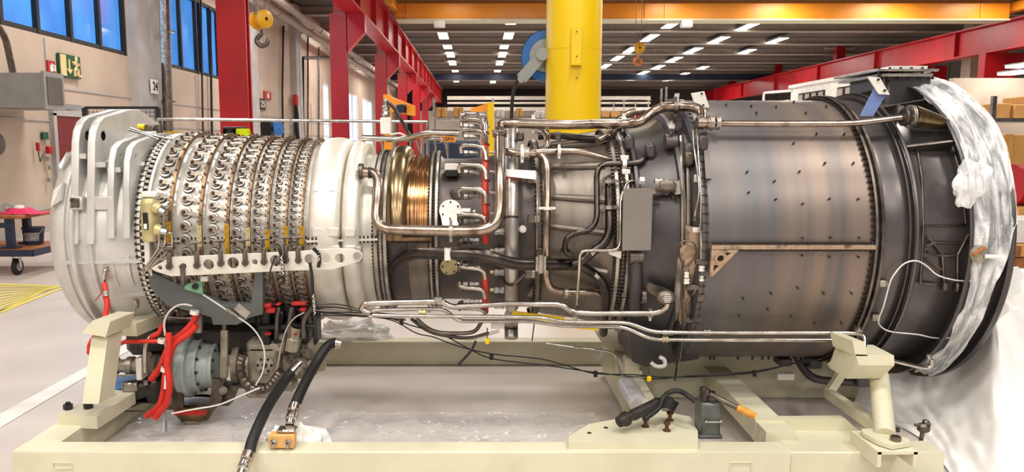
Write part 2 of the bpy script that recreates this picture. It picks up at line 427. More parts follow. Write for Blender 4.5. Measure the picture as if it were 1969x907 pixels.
for i, (px, y) in enumerate([(1585, 54), (1457, 66), (1371, 79)]):
    x = (px - CX) / F * y / 1.0
    b = MB(); b.box((25.3 + i * .4, y, 7.9), (.6, .5, 1.4)); b.box((25.3 + i * .4, y, 8.5), (2.0, .3, .12), 1)
    tag(b.build('roof_post', ['red_paint', 'ceiling_beam']), ['nearest', 'middle', 'farthest'][i] + ' red roof post standing above the right crane girder', 'post', 'roof posts above the right girder')
b = MB(); b.box((26.6, 41.2, 4.2), (1.0, .8, 8.4)); struct(b.build('trim_24', 'wall_beige'))
# bridge crane
t = thing('overhead_crane', 'orange overhead travelling crane beam spanning the hall', 'crane', (10.3, 35, 7.4))
b = MB(); b.box((10.1, 35.2, 7.76), (27.6, .6, .68)); b.build('main_girder', 'orange_paint', t)
b = MB(); b.box((10.1, 35.3, 7.38), (27.6, 1.0, .07)); b.build('lower_flange', 'cream_paint', t)
mat('pale_orange', (240, 178, 110), .5); b = MB(); b.box((10.3, 35.5, 8.3), (28.5, .5, .5)); b.build('upper_girder', 'pale_orange', t)
for x in (-3.2, 7.5, 8.4, 22.6): b = MB(); b.box((x, 34.88, 7.76), (.07, .06, .66)); b.build('stiffener', 'orange_paint', t)
for x in (-3.9, 24.3):
    b = MB(); b.bev((x, 35.2, 7.98), (.5, 3.4, .42), .05); b.build('end_carriage', 'orange_paint', t)
for i, (px, py) in enumerate([(845, 38), (1320, 45)]):
    p = ony(px, py, 34.95); b = MB(); b.bev(V((p.x, 34.95, 7.2)), (.5, .4, .3), .03); tag(b.build('crane_floodlight', 'white_paint'), ['white box lamp under the crane beam above the left lamp rows', 'white box lamp under the crane beam right of the yellow column'][i], 'lamp')
# yellow column
cyx = ony(1103, 100, 11).x; t = thing('yellow_column', 'thick round yellow column of a pillar crane behind the engine', 'column', (cyx, 11, 0))
b = MB(); b.cyl((cyx, 11, 0), (cyx, 11, 8.4), .395, n=48); b.build('post', 'yellow_paint', t)
b = MB()
for z in (2.0, 3.13): b.lathe([(z - .004, .397), (z, .4), (z + .004, .397)], (cyx, 11, 0), (0, 0, 1), 48)
b.build('weld_seam', 'yellow_paint', t)
p = ony(1108, 88, 10.6)
b = MB(); b.bev(p, (.15, .06, .5), .008); b.box(p + V((0, -.04, -.26)), (.16, .1, .012)); b.build('bracket', 'yellow_paint', t)
b = MB()
for (x, y) in ((1109, 60), (1109, 108), (1109, 149)): b.cyl(ony(x, y, 10.62), ony(x, y, 10.54), .008)
b.build('bolt', 'black', t)
# cable reel
rc = ony(1052, 108, 11.2); t = thing('cable_reel', 'large blue cable reel mounted on the yellow column', 'cable reel', rc)
b = MB(); b.lathe([(-.09, .36), (-.09, .24), (-.07, .24), (-.07, .1), (.07, .1), (.07, .36), (.09, .36), (.09, .33)], rc, (.35, 1, 0), 48); b.lathe([(-.1, .365), (-.02, .37), (.08, .365)], rc, (.35, 1, 0), 48); b.build('drum', 'blue_paint', t)
b = MB(); b.lathe([(-.105, .235), (-.11, .2), (-.11, .02)], rc, (.35, 1, 0), 32); b.build('hub_cover', 'grey_paint', t)
b = MB(); a = ony(1042, 105, 10.95); c = ony(1002, 152, 10.9); b.beam(a, c, .05, .16, up=(0, 0, 1)); b.cyl(a + V((0, -.06, 0)), a + V((0, .1, 0)), .09); b.cyl(c + V((0, -.05, 0)), c + V((0, .1, 0)), .05); b.build('guide_arm', 'grey_paint', t)
b = MB(); b.tube(smoothc([ony(1000, 150, 10.9), ony(992, 162, 10.9), ony(986, 185, 10.9), ony(983, 240, 10.9), ony(982, 330, 10.9)]), .025); b.build('cable', 'rubber', t)
b = MB(); b.beam(rc + V((0, .1, 0)), V((cyx - .2, 11, rc.z)), .12, .3); b.build('mount', 'grey_paint', t)
# hook blocks
def hookblock(px, py, s, Y, label, wide, num, hm):
    c = ony(px, py, Y); k = Y / F; t = thing('hook_block', label, 'crane hook', c - V((0, 0, .5)))
    ax = V((1, -.9, 0)).normalized() if wide else V((0.1, -1, 0)).normalized()
    R = s * k
    for sg in ((-1, 1) if wide else (1,)):
        b = MB(); o = c + ax * (sg * R * .75)
        b.lathe([(-R * .25, 0.01), (-R * .25, R * .85), (-R * .1, R), (R * .12, R), (R * .25, R * .8), (R * .3, 0.01)], o, ax * sg, 28)
        sh = b.build('sheave_housing', 'hook_yellow', t)
        b = MB(); b.lathe([(R * .3, .01), (R * .34, R * .2), (R * .36, .001)], o, ax * sg, 14); b.build('axle_cap', 'black', sh)
    if wide: b = MB(); b.cyl(c - ax * R * .7, c + ax * R * .7, R * .6); b.build('spacer', 'orange_paint', t)
    b = MB(); u = V((1, 0, 0)); z = V((0, 0, 1)); z0 = c - z * R * 1.05
    pts = [z0, z0 - z * R * .5, z0 - z * R * .8 - u * R * .35, z0 - z * R * 1.25 - u * R * .55, z0 - z * R * 1.75 - u * R * .1, z0 - z * R * 1.6 + u * R * .5, z0 - z * R * 1.15 + u * R * .66, z0 - z * R * .85 + u * R * .62]
    q = smoothc(pts, 5); n = len(q); b.tube(q, [R * (.17 + .12 * sin(pi * i / n)) if i < n * .9 else R * .1 for i in range(n)], 10); b.build('hook', hm, t)
    b = MB(); b.tube([z0 - z * R * .45, z0 - z * R * 1.1 + u * R * .5], R * .06, 6); b.build('safety_latch', 'steel', t)
    b = MB()
    for dx in ((-.7, -.5, .4, .9) if wide else (-.5, .5)): b.cyl(c + u * R * dx + z * R * .5, V((c.x + R * dx, c.y, 8.5)), .01, n=5)
    b.build('wire_rope', 'dull_steel', t)
    if num: text('number', num, c + V((R * .2, -R * .45, 0)), (1, 0, 0), (0, 0, 1), R * .5, 'black', t)
hookblock(502, 38, 17, 13, 'yellow double-sheave hook block hanging beside the nearest red column', True, None, 'dull_steel')
mat('hook_orange', (214, 120, 50), .4); hookblock(1227, 93, 10.5, 26, 'small round yellow hook block with orange hook right of the yellow column', False, '1', 'hook_orange')
# ducts along left wall
for i, (a, z, r) in enumerate([((499, 0), 0, .17), ((535, 0), 0, .14)]):
    p = onx(a[0], a[1], XL + .7 + i * .5); q = onx((719, 719)[i], (162, 144)[i], XL + .7 + i * .5)
    q = V((p.x, 75, p.z)); b = MB(); b.cyl((p.x, 12, p.z), q, r, n=16)
    for y in range(14, 74, 6): b.lathe([(y - .06, r + .01), (y - .06, r + .03), (y + .06, r + .03), (y + .06, r + .01)], (p.x, 0, p.z), (0, 1, 0), 16); b.beam((p.x, y, p.z), (XL, y, p.z), .05, .05)
    tag(b.build('wall_duct', 'ceiling_beam'), ['lower', 'upper'][i] + ' pale pipe running along the left wall under the roof', 'pipe', 'pipes along the left wall')
def conduit(pts, r, m, label):
    b = MB(); b.tube(fillet([onx(x, y, XL + .1) for x, y in pts], .1), r, 6); return tag(b.build('conduit', m), label, 'conduit')
conduit([(306, 0), (304, 225), (304, 420)], .04, 'black', 'thin black conduit down the pilaster left of the grey downpipe')
conduit([(386, 0), (393, 420)], .03, 'black', 'left one of two thin dark conduits between downpipe and red column')
conduit([(404, 20), (410, 420)], .04, 'black', 'right one of two dark conduits between downpipe and red column')
conduit([(545, 50), (543, 180), (545, 320)], .05, 'black', 'black conduit right of the fire extinguisher sign')
conduit([(568, 60), (566, 320)], .04, 'dull_steel', 'brownish conduit above the wall hose station')
conduit([(632, 110), (583, 110), (583, 320)], .06, 'black', 'black pipe bent square beside the tall window')
conduit([(592, 60), (592, 330)], .05, 'dull_steel', 'thin brown conduit behind the square-bent black pipe')
conduit([(613, 90), (613, 330)], .05, 'dull_steel', 'thin conduit left of the tall narrow window')
b = MB(); b.cyl(onx(316, -20, XL + .5), onx(328, 420, XL + .5), .13, n=12)
for y in (195, 60): b.box(onx(320, y, XL + .3), (.36, .36, .05))
tag(b.build('downpipe', 'dull_steel'), 'thick dark grey downpipe in front of the second window', 'pipe')
# wall cabinet & signs
def wallbox(x0, y0, x1, y1, d, name, mats, label, cat, extra=None):
    p = onx(x0, (y0 + y1) / 2, XL); q = onx(x1, (y0 + y1) / 2, XL); zc = onx((x0 + x1) / 2, y0, XL).z; zb = onx((x0 + x1) / 2, y1, XL).z
    t = thing(name, label, cat, (XL + d / 2, (p.y + q.y) / 2, zb))
    b = MB(); b.box((XL + d / 2 + .02, (p.y + q.y) / 2, (zc + zb) / 2), (d, q.y - p.y, zc - zb)); b.build('body' if d > .1 else 'panel', mats, t)
    return t, p.y, q.y, zb, zc
X2 = XL + 1.15
p0 = onx(12, 172, X2 - .1); 
y0 = onx(82, 172, X2).y; y1 = onx(118, 172, X2).y; zt = onx(82, 140, X2).z; zb = onx(82, 206, X2).z
t = thing('wall_cabinet', 'grey metal cabinet with a glazed door mounted on the left wall', 'cabinet', (XL + .75, y0 + 1, zb))
b = MB(); b.box((XL + .58, (y0 + y1) / 2, (zt + zb) / 2), (1.14, y1 - y0, zt - zb)); b.build('body', 'grey_paint', t)
b = MB(); b.box((X2 + .02, (y0 + y1) / 2, (zt + zb) / 2), (.05, y1 - y0 + .04, zt - zb + .06)); dr = b.build('door', 'grey_paint', t)
b = MB(); b.box((X2 + .05, (y0 + y1) / 2, (zt + zb) / 2), (.02, (y1 - y0) * .8, (zt - zb) * .8)); b.build('pane', 'dark_panel', dr)
b = MB(); b.box((XL + .6, y0 + (y1 - y0) * 1.5, zb + .05), (1.1, .8, .1)); b.build('shelf', 'grey_paint', t)
b = MB(); b.tube(fillet([V((XL + .05, y0 - 2.2, zt + 1.1)), V((XL + .2, y0 - .4, zt + 1.15)), V((XL + .35, y0 + .3, zt + .8)), V((XL + .4, y0 + .4, zt + .01))], .3), .06, 8)
tag(b.build('cable_hose', 'dull_steel'), 'dark cable bundle curving down into the grey wall cabinet', 'cable')
t, a, c, z0, z1 = wallbox(108, 106, 148, 149, .06, 'exit_sign', 'green_sign', 'green and cream emergency exit sign with running man', 'sign')
n = V((1, 0, 0)); H = z1 - z0; xx = XL + .09
b = MB(); b.box((xx, a + (c - a) * .14, (z0 + z1) / 2), (.02, (c - a) * .26, H * .92)); b.build('door_symbol', 'cream_sign', t)
b = MB(); ym = a + (c - a) * .42; b.box((xx, ym, z0 + H * .55), (.02, .05, H * .5)); b.prism([(xx, ym - .12, z0 + H * .36), (xx, ym + .12, z0 + H * .36), (xx, ym, z0 + H * .15)], (.015, 0, 0)); b.build('arrow_symbol', 'cream_sign', t)
b = MB(); ym = a + (c - a) * .76; q = lambda u, v: V((xx, ym + u * (c - a) * .2, z0 + H * v))
b.ball(q(.1, .86), .07, 8, sc=(.2, 1, 1)); 
for pr in (((.05, .76), (-.1, .45)), ((-.1, .45), (.35, .38)), ((.35, .38), (.3, .12)), ((.3, .12), (.9, .12)), ((-.1, .45), (-.5, .32)), ((-.5, .32), (-.5, .08)), ((.05, .72), (.6, .6)), ((.05, .72), (-.6, .62)), ((-.6, .62), (-.8, .72))):
    b.cyl(q(*pr[0]), q(*pr[1]), .035, n=6)
b.build('running_man_symbol', 'cream_sign', t)
def sign(x0, y0, x1, y1, m, label, txt=None, tm='white_paint'):
    t, a, c, z0, z1 = wallbox(x0, y0, x1, y1, .04, 'wall_sign', m, label, 'sign')
    if txt: text('number', txt, V((XL + .07, (a + c) / 2, (z0 + z1) / 2)), (0, 1, 0), (0, 0, 1), (z1 - z0) * .6, tm, t, width=(c - a) * .75)
    return t, a, c, z0, z1
t, a, c, z0, z1 = sign(87, 117, 101, 141, 'red_sign', 'small red fire equipment sign left of the exit sign')
b = MB(); b.box((XL + .07, a + (c - a) * .4, z0 + (z1 - z0) * .4), (.02, .1, (z1 - z0) * .5)); b.tube([(XL + .07, a + (c - a) * .4, z0 + (z1 - z0) * .7), (XL + .07, a + (c - a) * .75, z0 + (z1 - z0) * .6), (XL + .07, a + (c - a) * .8, z0 + (z1 - z0) * .2)], .03, 6); b.build('hose_symbol', 'white_paint', t)
t, a, c, z0, z1 = sign(506, 176, 519, 191, 'red_sign', 'red sign with white fire extinguisher symbol beside the hook block')
b = MB(); b.box((XL + .07, (a + c) / 2, z0 + (z1 - z0) * .42), (.02, (c - a) * .2, (z1 - z0) * .55)); b.box((XL + .07, (a + c) / 2, z0 + (z1 - z0) * .76), (.02, (c - a) * .1, (z1 - z0) * .15)); b.build('extinguisher_symbol', 'white_paint', t)
XL += .27; sign(288, 153, 300, 180, 'white_paint', 'bay number sign reading 24 on the pilaster', '24', 'black'); XL -= .27
sign(497, 190, 508, 211, 'black', 'bay number sign reading 25 below the extinguisher sign', '25')
sign(77, 254, 88, 268, 'green_sign', 'tiny dark green wall sign left of the red door')
t = thing('wall_phone', 'small red emergency phone on the wall left of the red door', 'phone', onx(73, 290, XL))
p = onx(73, 282, XL + .1); b = MB(); b.bev(p, (.06, .07, .17), .01); b.build('handset', 'red_sign', t)
b = MB(); b.tube(smoothc([p + V((0, 0, -.08)), p + V((0, .04, -.3)), p + V((0, .1, -.2)), p + V((0, .25, -.1))]), .01, 5); b.build('cord', 'black', t)
p = onx(95, 288, XL + .12); b = MB(); b.bev(p, (.1, .16, .16), .02); tag(b.build('call_box', 'red_sign'), 'small dark red call box on the red door frame', 'box')
# wall clutter beside the door
for i, (x, y) in enumerate([(92, 305), (97, 322), (95, 345)]):
    p = onx(x, y, XL + .08); b = MB(); b.bev(p, (.06, .08, .09), .01); tag(b.build('wall_switch', 'grey_paint'), ['upper', 'middle', 'lower'][i] + ' small switch box beside the red door', 'switch')
# blue hose reel on wall
rc = onx(530, 247, XL + .55); t = thing('hose_reel', 'blue hose reel on the left wall right of the nearest red column', 'hose reel', rc)
b = MB(); b.lathe([(-.18, .30), (-.18, .11), (.18, .11), (.18, .30), (.2, .30), (.2, .1), (.22, .02)], rc, (1, -.6, 0), 28); b.build('drum', 'blue_paint', t)
b = MB(); b.box(rc + V((-.3, -.2, 0)), (.4, .3, .6)); b.build('wall_bracket', 'black', t)
b = MB(); b.tube(smoothc([rc + V((0, .1, -.4)), rc + V((0, -.1, -1.1)), rc + V((0, -.6, -1.5)), rc + V((0, -1.6, -1.8))]), .04, 6); b.build('hose', 'rubber', t)
p = onx(571, 245, XL + .25); t = thing('fire_hose_station', 'dark hose with small red box hanging on the far left wall', 'hose', p)
b = MB(); b.tube(smoothc([p + V((0, -.2, 1.2)), p + V((0, .1, .5)), p, p + V((0, .3, -1)), p + V((0, .4, -2.4))]), .09, 8); b.build('hose', 'rubber', t)
b = MB(); b.bev(p + V((0, -.1, 1.3)), (.2, .4, .5), .03); b.build('box', 'red_sign', t)
# rail behind the engine
t = thing('guard_rail', 'long grey tube rail with thin wire running behind the engine', 'rail', (-1.6, 8.0, 0))
a = ony(303, 229, 8); c = ony(822, 234, 8)
b = MB(); b.cyl(a, c, .016, n=8); b.build('top_tube', 'steel', t)
b = MB(); b.cyl(ony(303, 268, 8), ony(822, 272, 8), .004, n=5); b.build('wire', 'steel', t)
for x in (303, 560, 822): p = ony(x, 229 + (x > 700) * 5, 8); b = MB(); b.cyl((p.x, 8, 0), p, .018, n=8); b.build('post', 'steel', t)
# mesh fence panel top
t = thing('mesh_fence', 'dark wire mesh fence panel behind the intake brackets', 'fence', (-4.2, 9, 0))
a = ony(163, 207, 9); c = ony(304, 210, 9); z1 = a.z
b = MB()
for x in (a.x, c.x): b.box((x, 9, z1 / 2), (.05, .05, z1))
b.box(((a.x + c.x) / 2, 9, z1), (c.x - a.x, .03, .03)); b.build('frame', 'black', t)
b = MB()
for i in range(1, 18): x = a.x + (c.x - a.x) * i / 18; b.cyl((x, 9, .1), (x, 9, z1), .003, n=4)
for i in range(16): b.cyl((a.x, 9, z1 - .05 * i), (c.x, 9, z1 - .05 * i), .003, n=4)
b.build('wire_mesh', 'black', t)
# hi-vis vests hanging behind the compressor
p = ony(452, 262, 9); hp = thing('coat_stand', 'dark stand behind the compressor carrying the safety vests', 'stand', (p.x, 9, 0))
b = MB(); b.cyl((p.x, 9, 0), (p.x, 9, 2.0), .02, n=8); b.cyl((p.x - .14, 9, 2.0), (p.x + .14, 9, 2.0), .01, n=8); b.build('pole', 'black', hp)
b = MB(); b.box((p.x, 9, .02), (.5, .5, .04)); b.build('base', 'black', hp)
mat('hivis', (226, 236, 30), .7, bump=.3)
for i, (x, m) in enumerate([(440, 'black'), (465, 'hivis')]):
    q = ony(x, 247, 8.85); b = MB()
    b.grid(lambda u, v: q + V(((u - .5) * (.13 + .12 * min(1, v * 2.2)), .05 * sin(u * 9 + v * 4), -v * .5)), 8, 10)
    b.grid(lambda u, v: q + V(((u - .5) * (.13 + .12 * min(1, v * 2.2)), .08 + .05 * sin(u * 9 + v * 4), -v * .5)), 8, 10)
    tag(b.build('safety_vest', m), ['dark jacket hanging left of the yellow vest', 'bright yellow high-visibility vest hanging behind the compressor'][i], 'vest')
# floor markings
b = MB()
def strip(pts, m=0):
    b.add([onz(x, y, .004) for x, y in pts], [(0, 1, 2, 3)], m)
strip([(0, 795), (175, 700), (175, 718), (0, 822)])
strip([(175, 700), (420, 560), (420, 568), (175, 718)])
tag(b.build('floor_line', 'white_paint'), 'broad white line painted across the floor left of the stand', 'floor marking', kind=None)
b = MB(); mat('line_yellow', (232, 212, 90), .6)
for i in range(9):
    a = i / 8; x = 118 - 0 * a
    l = (0, 550 + a * 45); r = (118 - a * 20, 551 + a * 4); wd = 2.2 + a
    strip([l, r, (r[0], r[1] + .8), (l[0], l[1] + wd)])
strip([(0, 545), (120, 549), (120, 551), (0, 548)]); strip([(0, 596), (120, 552), (120, 555), (0, 602)])
tag(b.build('floor_hatching', 'line_yellow'), 'yellow hatched no-parking area painted on the floor beside the trolley', 'floor marking')
# trolley
ty = 10.4; fz = onz(40, 529, 0); ty = fz.y
zt = ony(40, 418, ty).z; xr = ony(79, 418, ty + .5).x; xl = xr - 1.9; zs = ony(30, 482, ty).z
t = thing('trolley', 'blue steel trolley with two wooden decks by the left wall', 'trolley', ((xl + xr) / 2, ty + .4, 0))
b = MB(); b.bev(((xl + xr) / 2, ty + .45, zt), (xr - xl, .8, .05), .01); b.build('table_top', 'wood', t)
xs = ony(95, 478, ty + .3).x
b = MB(); b.bev(((xl + xs) / 2, ty + .45, zs), (xs - xl, 1.1, .03), .01); b.build('lower_deck', 'wood', t)
b = MB(); b.box(((xl + xs) / 2, ty - .1, zs - .02), (xs - xl, .03, .09)); b.box((xs, ty + .45, zs - .02), (.03, 1.1, .09)); b.box(((xl + xr) / 2, ty + .1, zt - .12), (xr - xl - .3, .04, .07)); b.build('frame', 'navy', t)
for (x, y) in ((ony(20, 450, ty + .15).x, ty + .15), (ony(53, 450, ty + .7).x, ty + .7), (xl + .2, ty + .15)):
    b = MB(); b.box((x, y, (zt + zs) / 2), (.09, .09, zt - zs)); b.box((x, y, zs + .03), (.22, .16, .02)); b.build('post', 'navy', t)
for (x, y) in ((fz.x - .07, ty + .05), (xs - .1, ty + .85), (xl + .3, ty + .05), (xl + .3, ty + .85)):
    b = MB(); b.lathe([(-.03, .03), (-.03, .1), (-.02, .115), (.02, .115), (.03, .1), (.03, .03)], (x, y, .115), (1, 0, 0), 24); b.lathe([(-.034, .01), (-.034, .06), (.034, .06), (.034, .01)], (x, y, .115), (1, 0, 0), 16, mi=1); w_ = b.build('wheel', ['rubber', 'grey_paint'], t)
    b = MB(); b.box((x - .045, y, .19), (.01, .06, .16)); b.box((x + .045, y, .19), (.01, .06, .16)); b.box((x, y, .27), (.11, .1, .02)); b.build('fork', 'steel', w_)
p = V((ony(14, 405, ty + .3).x, ty + .3, zt + .025)); t = thing('tape_roll', 'grey and white roll lying on the trolley top', 'tape', p)
b = MB(); b.lathe([(-.06, .035), (-.06, .08), (.06, .08), (.06, .035), (-.06, .035)], p + V((0, 0, .08)), (.5, -1, 0), 24); b.build('roll', 'grey_paint', t)
b = MB(); b.bev(p + V((.16, .02, .06)), (.14, .1, .12), .03); tag(b.build('cup', 'white_paint'), 'white cup between the roll and the pink cloth', 'cup')
b = MB(); q = V((ony(52, 412, ty + .35).x, ty + .35, zt + .025))
def clothf(u, v):
    x = (u - .5) * .6; y = (v - .5) * .4; h = max(0, .10 * (1 - abs(2 * u - .7) ** 1.5)) * max(0, 1 - (2 * v - 1) ** 2) + .012 * sin(u * 21) * cos(v * 13)
    return q + V((x, y, max(.004, h)))
b.grid(clothf, 20, 12); b.grid(lambda u, v: q + V(((u - .5) * .6, (v - .5) * .4, .002)), 2, 2)
tag(b.build('pink_cloth', 'pink'), 'crumpled bright pink cloth on the trolley top', 'cloth')
p = V((ony(66, 470, ty + .6).x, ty + .6, zs + .015)); t = thing('paint_bucket', 'dark blue plastic bucket with label on the lower trolley deck', 'bucket', p)
b = MB(); b.lathe([(0, .001), (0, .12), (.22, .145), (.235, .155), (.25, .155), (.25, .001)], p, (0, 0, 1), 28); b.build('body', 'navy', t)
b = MB(); b.lathe([(.06, .128), (.06, .131), (.18, .144), (.18, .141)], p, (0, 0, 1), 12, 0 - 30, 60); b.build('paper_label', 'grey_paint', t)
b = MB(); b.tube(smoothc([p + V((-.15, -.02, .23)), p + V((-.05, -.16, .15)), p + V((.1, -.15, .1)), p + V((.15, -.02, .23))]), .004, 5); b.build('handle', 'steel', t)
# dark thing at left edge
p = onx(-4, 277, XL + .2); b = MB(); b.ball(p, .17, 14, sc=(.6, 1, 1.2)); tag(b.build('hanging_bag', 'dark_panel'), 'dark bag hanging on the wall at the left edge', 'bag')
# ---------------------------------------------------------------- far end of the hall
b = MB(); b.box((5.5, 84, 4.95), (26, .4, .85)); b.box((5.5, 83.7, 5.38), (26, .9, .08)); b.box((-6, 84, 2.3), (.5, .4, 4.6)); b.box((17.5, 84, 2.3), (.5, .4, 4.6)); tag(b.build('far_crane', 'red_paint'), 'red crane beam across the far end of the hall', 'crane')
mat('pale_sheet', (222, 212, 200), .6)
for i, (y0, y1) in enumerate([(185, 192), (196, 200), (206, 213)]):
    p = ony(860, y0, 80); q = ony(1250, y1, 80); b = MB(); b.box(((p.x + q.x) / 2, 80, (p.z + q.z) / 2), (q.x - p.x, .4, p.z - q.z)); tag(b.build('far_beam', 'pale_sheet'), ['upper', 'middle', 'lower'][i] + ' pale horizontal duct below the red far beam', 'duct')
mat('shed', (170, 160, 150), .7)
b = MB(); p = ony(830, 213, 82); b.box((4.5, 82, p.z / 2), (22, .3, p.z)); struct(b.build('wall_far_partition', 'shed'))
for i, (x0, x1, y0, y1, m, Y) in enumerate([(839, 859, 207, 226, 'crate_wood', 40), (872, 892, 207, 226, 'crate_wood', 40), (953, 970, 210, 226, 'white_paint', 40), (992, 1004, 208, 224, 'crate_wood', 40), (1028, 1047, 214, 228, 'white_paint', 40), (1152, 1190, 214, 226, 'crate_wood', 38)]):
    a = ony(x0, y1, Y); c = ony(x1, y0, Y); t = thing('storage_crate', ['pair of orange bins on the far rack at its left end', 'second orange bin pair on the far rack', 'white carton on the far rack by the yellow jib', 'orange bin left of the yellow column', 'white carton next to the yellow column', 'tan box just right of the yellow column'][i], 'crate', (a.x, Y, a.z), 'boxes on the far racks')
    w2 = (c.x - a.x) / 2
    for k in (0, 1): b = MB(); b.bev((a.x + w2 * (k + .5), Y, (a.z + c.z) / 2), (w2 * .92, .8, c.z - a.z), .03); b.build('box', m, t)
def rack(xa, xb, Y, ztop, levels, label, m='steel'):
    t = thing('storage_rack', label, 'rack', ((xa + xb) / 2, Y, 0)); n = max(2, int(abs(xb - xa) / 2.6) + 1)
    for i in range(n):
        x = xa + (xb - xa) * i / (n - 1); b = MB(); b.box((x, Y - .5, ztop / 2), (.09, .09, ztop)); b.box((x, Y + .5, ztop / 2), (.09, .09, ztop))
        for k in range(int(ztop / .8)): b.beam((x, Y - .5, k * .8 + .1), (x, Y + .5, k * .8 + .8), .04, .04)
        b.build('upright', m, t)
    for z in levels: b = MB(); b.box(((xa + xb) / 2, Y, z), (abs(xb - xa), 1.1, .09)); b.build('shelf', m, t)
    return t
rack(ony(835, 228, 40).x, ony(1060, 228, 40).x, 40, 4.2, [.1, 1.3, ony(900, 228, 40).z - .06], 'tall grey storage rack in the distance left of the yellow column')
rack(ony(1150, 228, 38).x, ony(1275, 228, 38).x, 38, 4.6, [.1, 1.3, ony(1170, 227, 38).z - .06], 'tall grey storage rack in the distance right of the yellow column')
for i, x in enumerate([1180, 1200, 1222, 1247, 1290, 1310]):
    p = ony(x, 198 - (i % 2) * 6, 45); b = MB(); b.cyl((p.x, 45, 0), p, .04, n=6); b.box(p, (.3, .06, .05)); tag(b.build('rack_post', 'ceiling_beam'), ['first', 'second', 'third', 'fourth', 'fifth', 'sixth'][i] + ' thin pale post from the yellow column, standing in the distance', 'post', 'thin posts in the distance')
# small yellow jib crane
Y = 34; t = thing('jib_crane', 'small bright yellow jib crane in the distance', 'crane', (ony(940, 230, Y).x, Y, 0))
p = ony(943, 197, Y); b = MB(); b.bev((p.x, Y, p.z / 2), (.32, .32, p.z), .03); b.build('post', 'yellow_paint', t)
q = ony(905, 213, Y - 1); b = MB(); b.prism([(p.x, Y, p.z), (q.x, Y - 1, q.z + .1), (q.x, Y - 1, q.z - .1), (p.x, Y, p.z - .35)], (0, .15, 0)); b.build('arm', 'orange_paint', t)
# orange cabinet on the third column
p = ony(766, 200, 30); t = thing('jib_hoist', 'orange jib arm with dark motor on the left columns', 'hoist', p)
b = MB(); a = ony(745, 185, 30); c = ony(790, 203, 27); b.prism([a, a + V((0, 0, -.55)), c + V((0, 0, -.35)), c], (.15, .15, 0)); b.build('arm', 'orange_paint', t)
a = ony(750, 182, 30.2); b = MB(); b.box((a.x - .1, 30.2, a.z / 2), (.3, .3, a.z)); b.build('post', 'orange_paint', t)
b = MB(); b.bev(ony(771, 209, 27.6), (.32, .3, .3), .03); b.build('motor', 'navy', t)
# blue bins and RGFIX sign behind the combustor
Y = 9.5; a = ony(815, 270, Y); c = ony(893, 305, Y)
t = thing('blue_bin', 'dark blue bin behind the combustor under the yellow sign', 'bin', ((a.x + c.x) / 2, Y, 0))
b = MB(); b.bev(((a.x + c.x) / 2 + .1, Y, a.z / 2), (c.x - a.x + .2, .5, a.z), .04); b.build('body', 'navy', t)
Y = 9.0; a = ony(846, 262, Y); c = ony(876, 273, Y); t = thing('tool_sign', 'yellow sign reading RGFIX behind the fuel tubes', 'sign', ((a.x + c.x) / 2, Y, c.z))
b = MB(); b.box(((a.x + c.x) / 2, Y, (a.z + c.z) / 2), (c.x - a.x, .02, a.z - c.z)); b.build('panel', 'cream_sign' if 0 else 'orange_paint', t)
text('lettering', 'RGFIX', ((a.x + c.x) / 2, Y - .014, (a.z + c.z) / 2), (1, 0, 0), (0, 0, 1), (a.z - c.z) * .6, 'black', t, width=(c.x - a.x) * .8)
b = MB(); b.cyl(((a.x + c.x) / 2, Y + .02, 0), ((a.x + c.x) / 2, Y + .02, c.z + .02), .015, n=8); b.build('post', 'steel', t)
# tool rack frame behind
t = thing('frame_rack', 'light metal tube frame behind the bronze combustor section', 'rack', (-.7, 9.3, 0))
for x in (790, 818, 835): p = ony(x, 262, 9.3); b = MB(); b.cyl((p.x, 9.3, 0), p, .022 if x != 818 else .035, n=8); b.build('post', 'steel', t)
b = MB(); b.cyl(ony(780, 262, 9.3), ony(846, 262, 9.3), .02, n=8); b.build('rail', 'steel', t)
# office container
t = thing('office_container', 'white office cabin with window rows behind the turbine', 'cabin', (17.0, 35, 0))
z1 = 4.75
b = MB(); b.box((17.0, 35.3, z1 / 2), (1.2, 9.8, z1)); b.box((17.0, 35.3, z1 + .05), (1.4, 10, .16)); b.build('shell', 'white_paint', t)
for (ya, n_) in ((38.8, 4), (34.6, 4)):
    for i in range(n_):
        y = ya - i * .75
        b = MB(); b.box((16.37, y, 3.88), (.06, .62, 1.0)); w_ = b.build('window', 'black', t)
        b = MB(); b.box((16.33, y, 3.88), (.02, .46, .84)); b.build('pane', 'shed', w_)
b = MB(); b.tube(fillet([(16.4, 40, 4.6), (16.4, 44, 4.75), (16.4, 44, 3.5)], .2), .07, 8); b.tube([(16.4, 40.4, 4.1), (16.4, 48, 4.1)], .06, 8); tag(b.build('pipe_railing', 'white_paint'), 'white pipe railing left of the office cabin', 'railing')
for i in range(2): pass
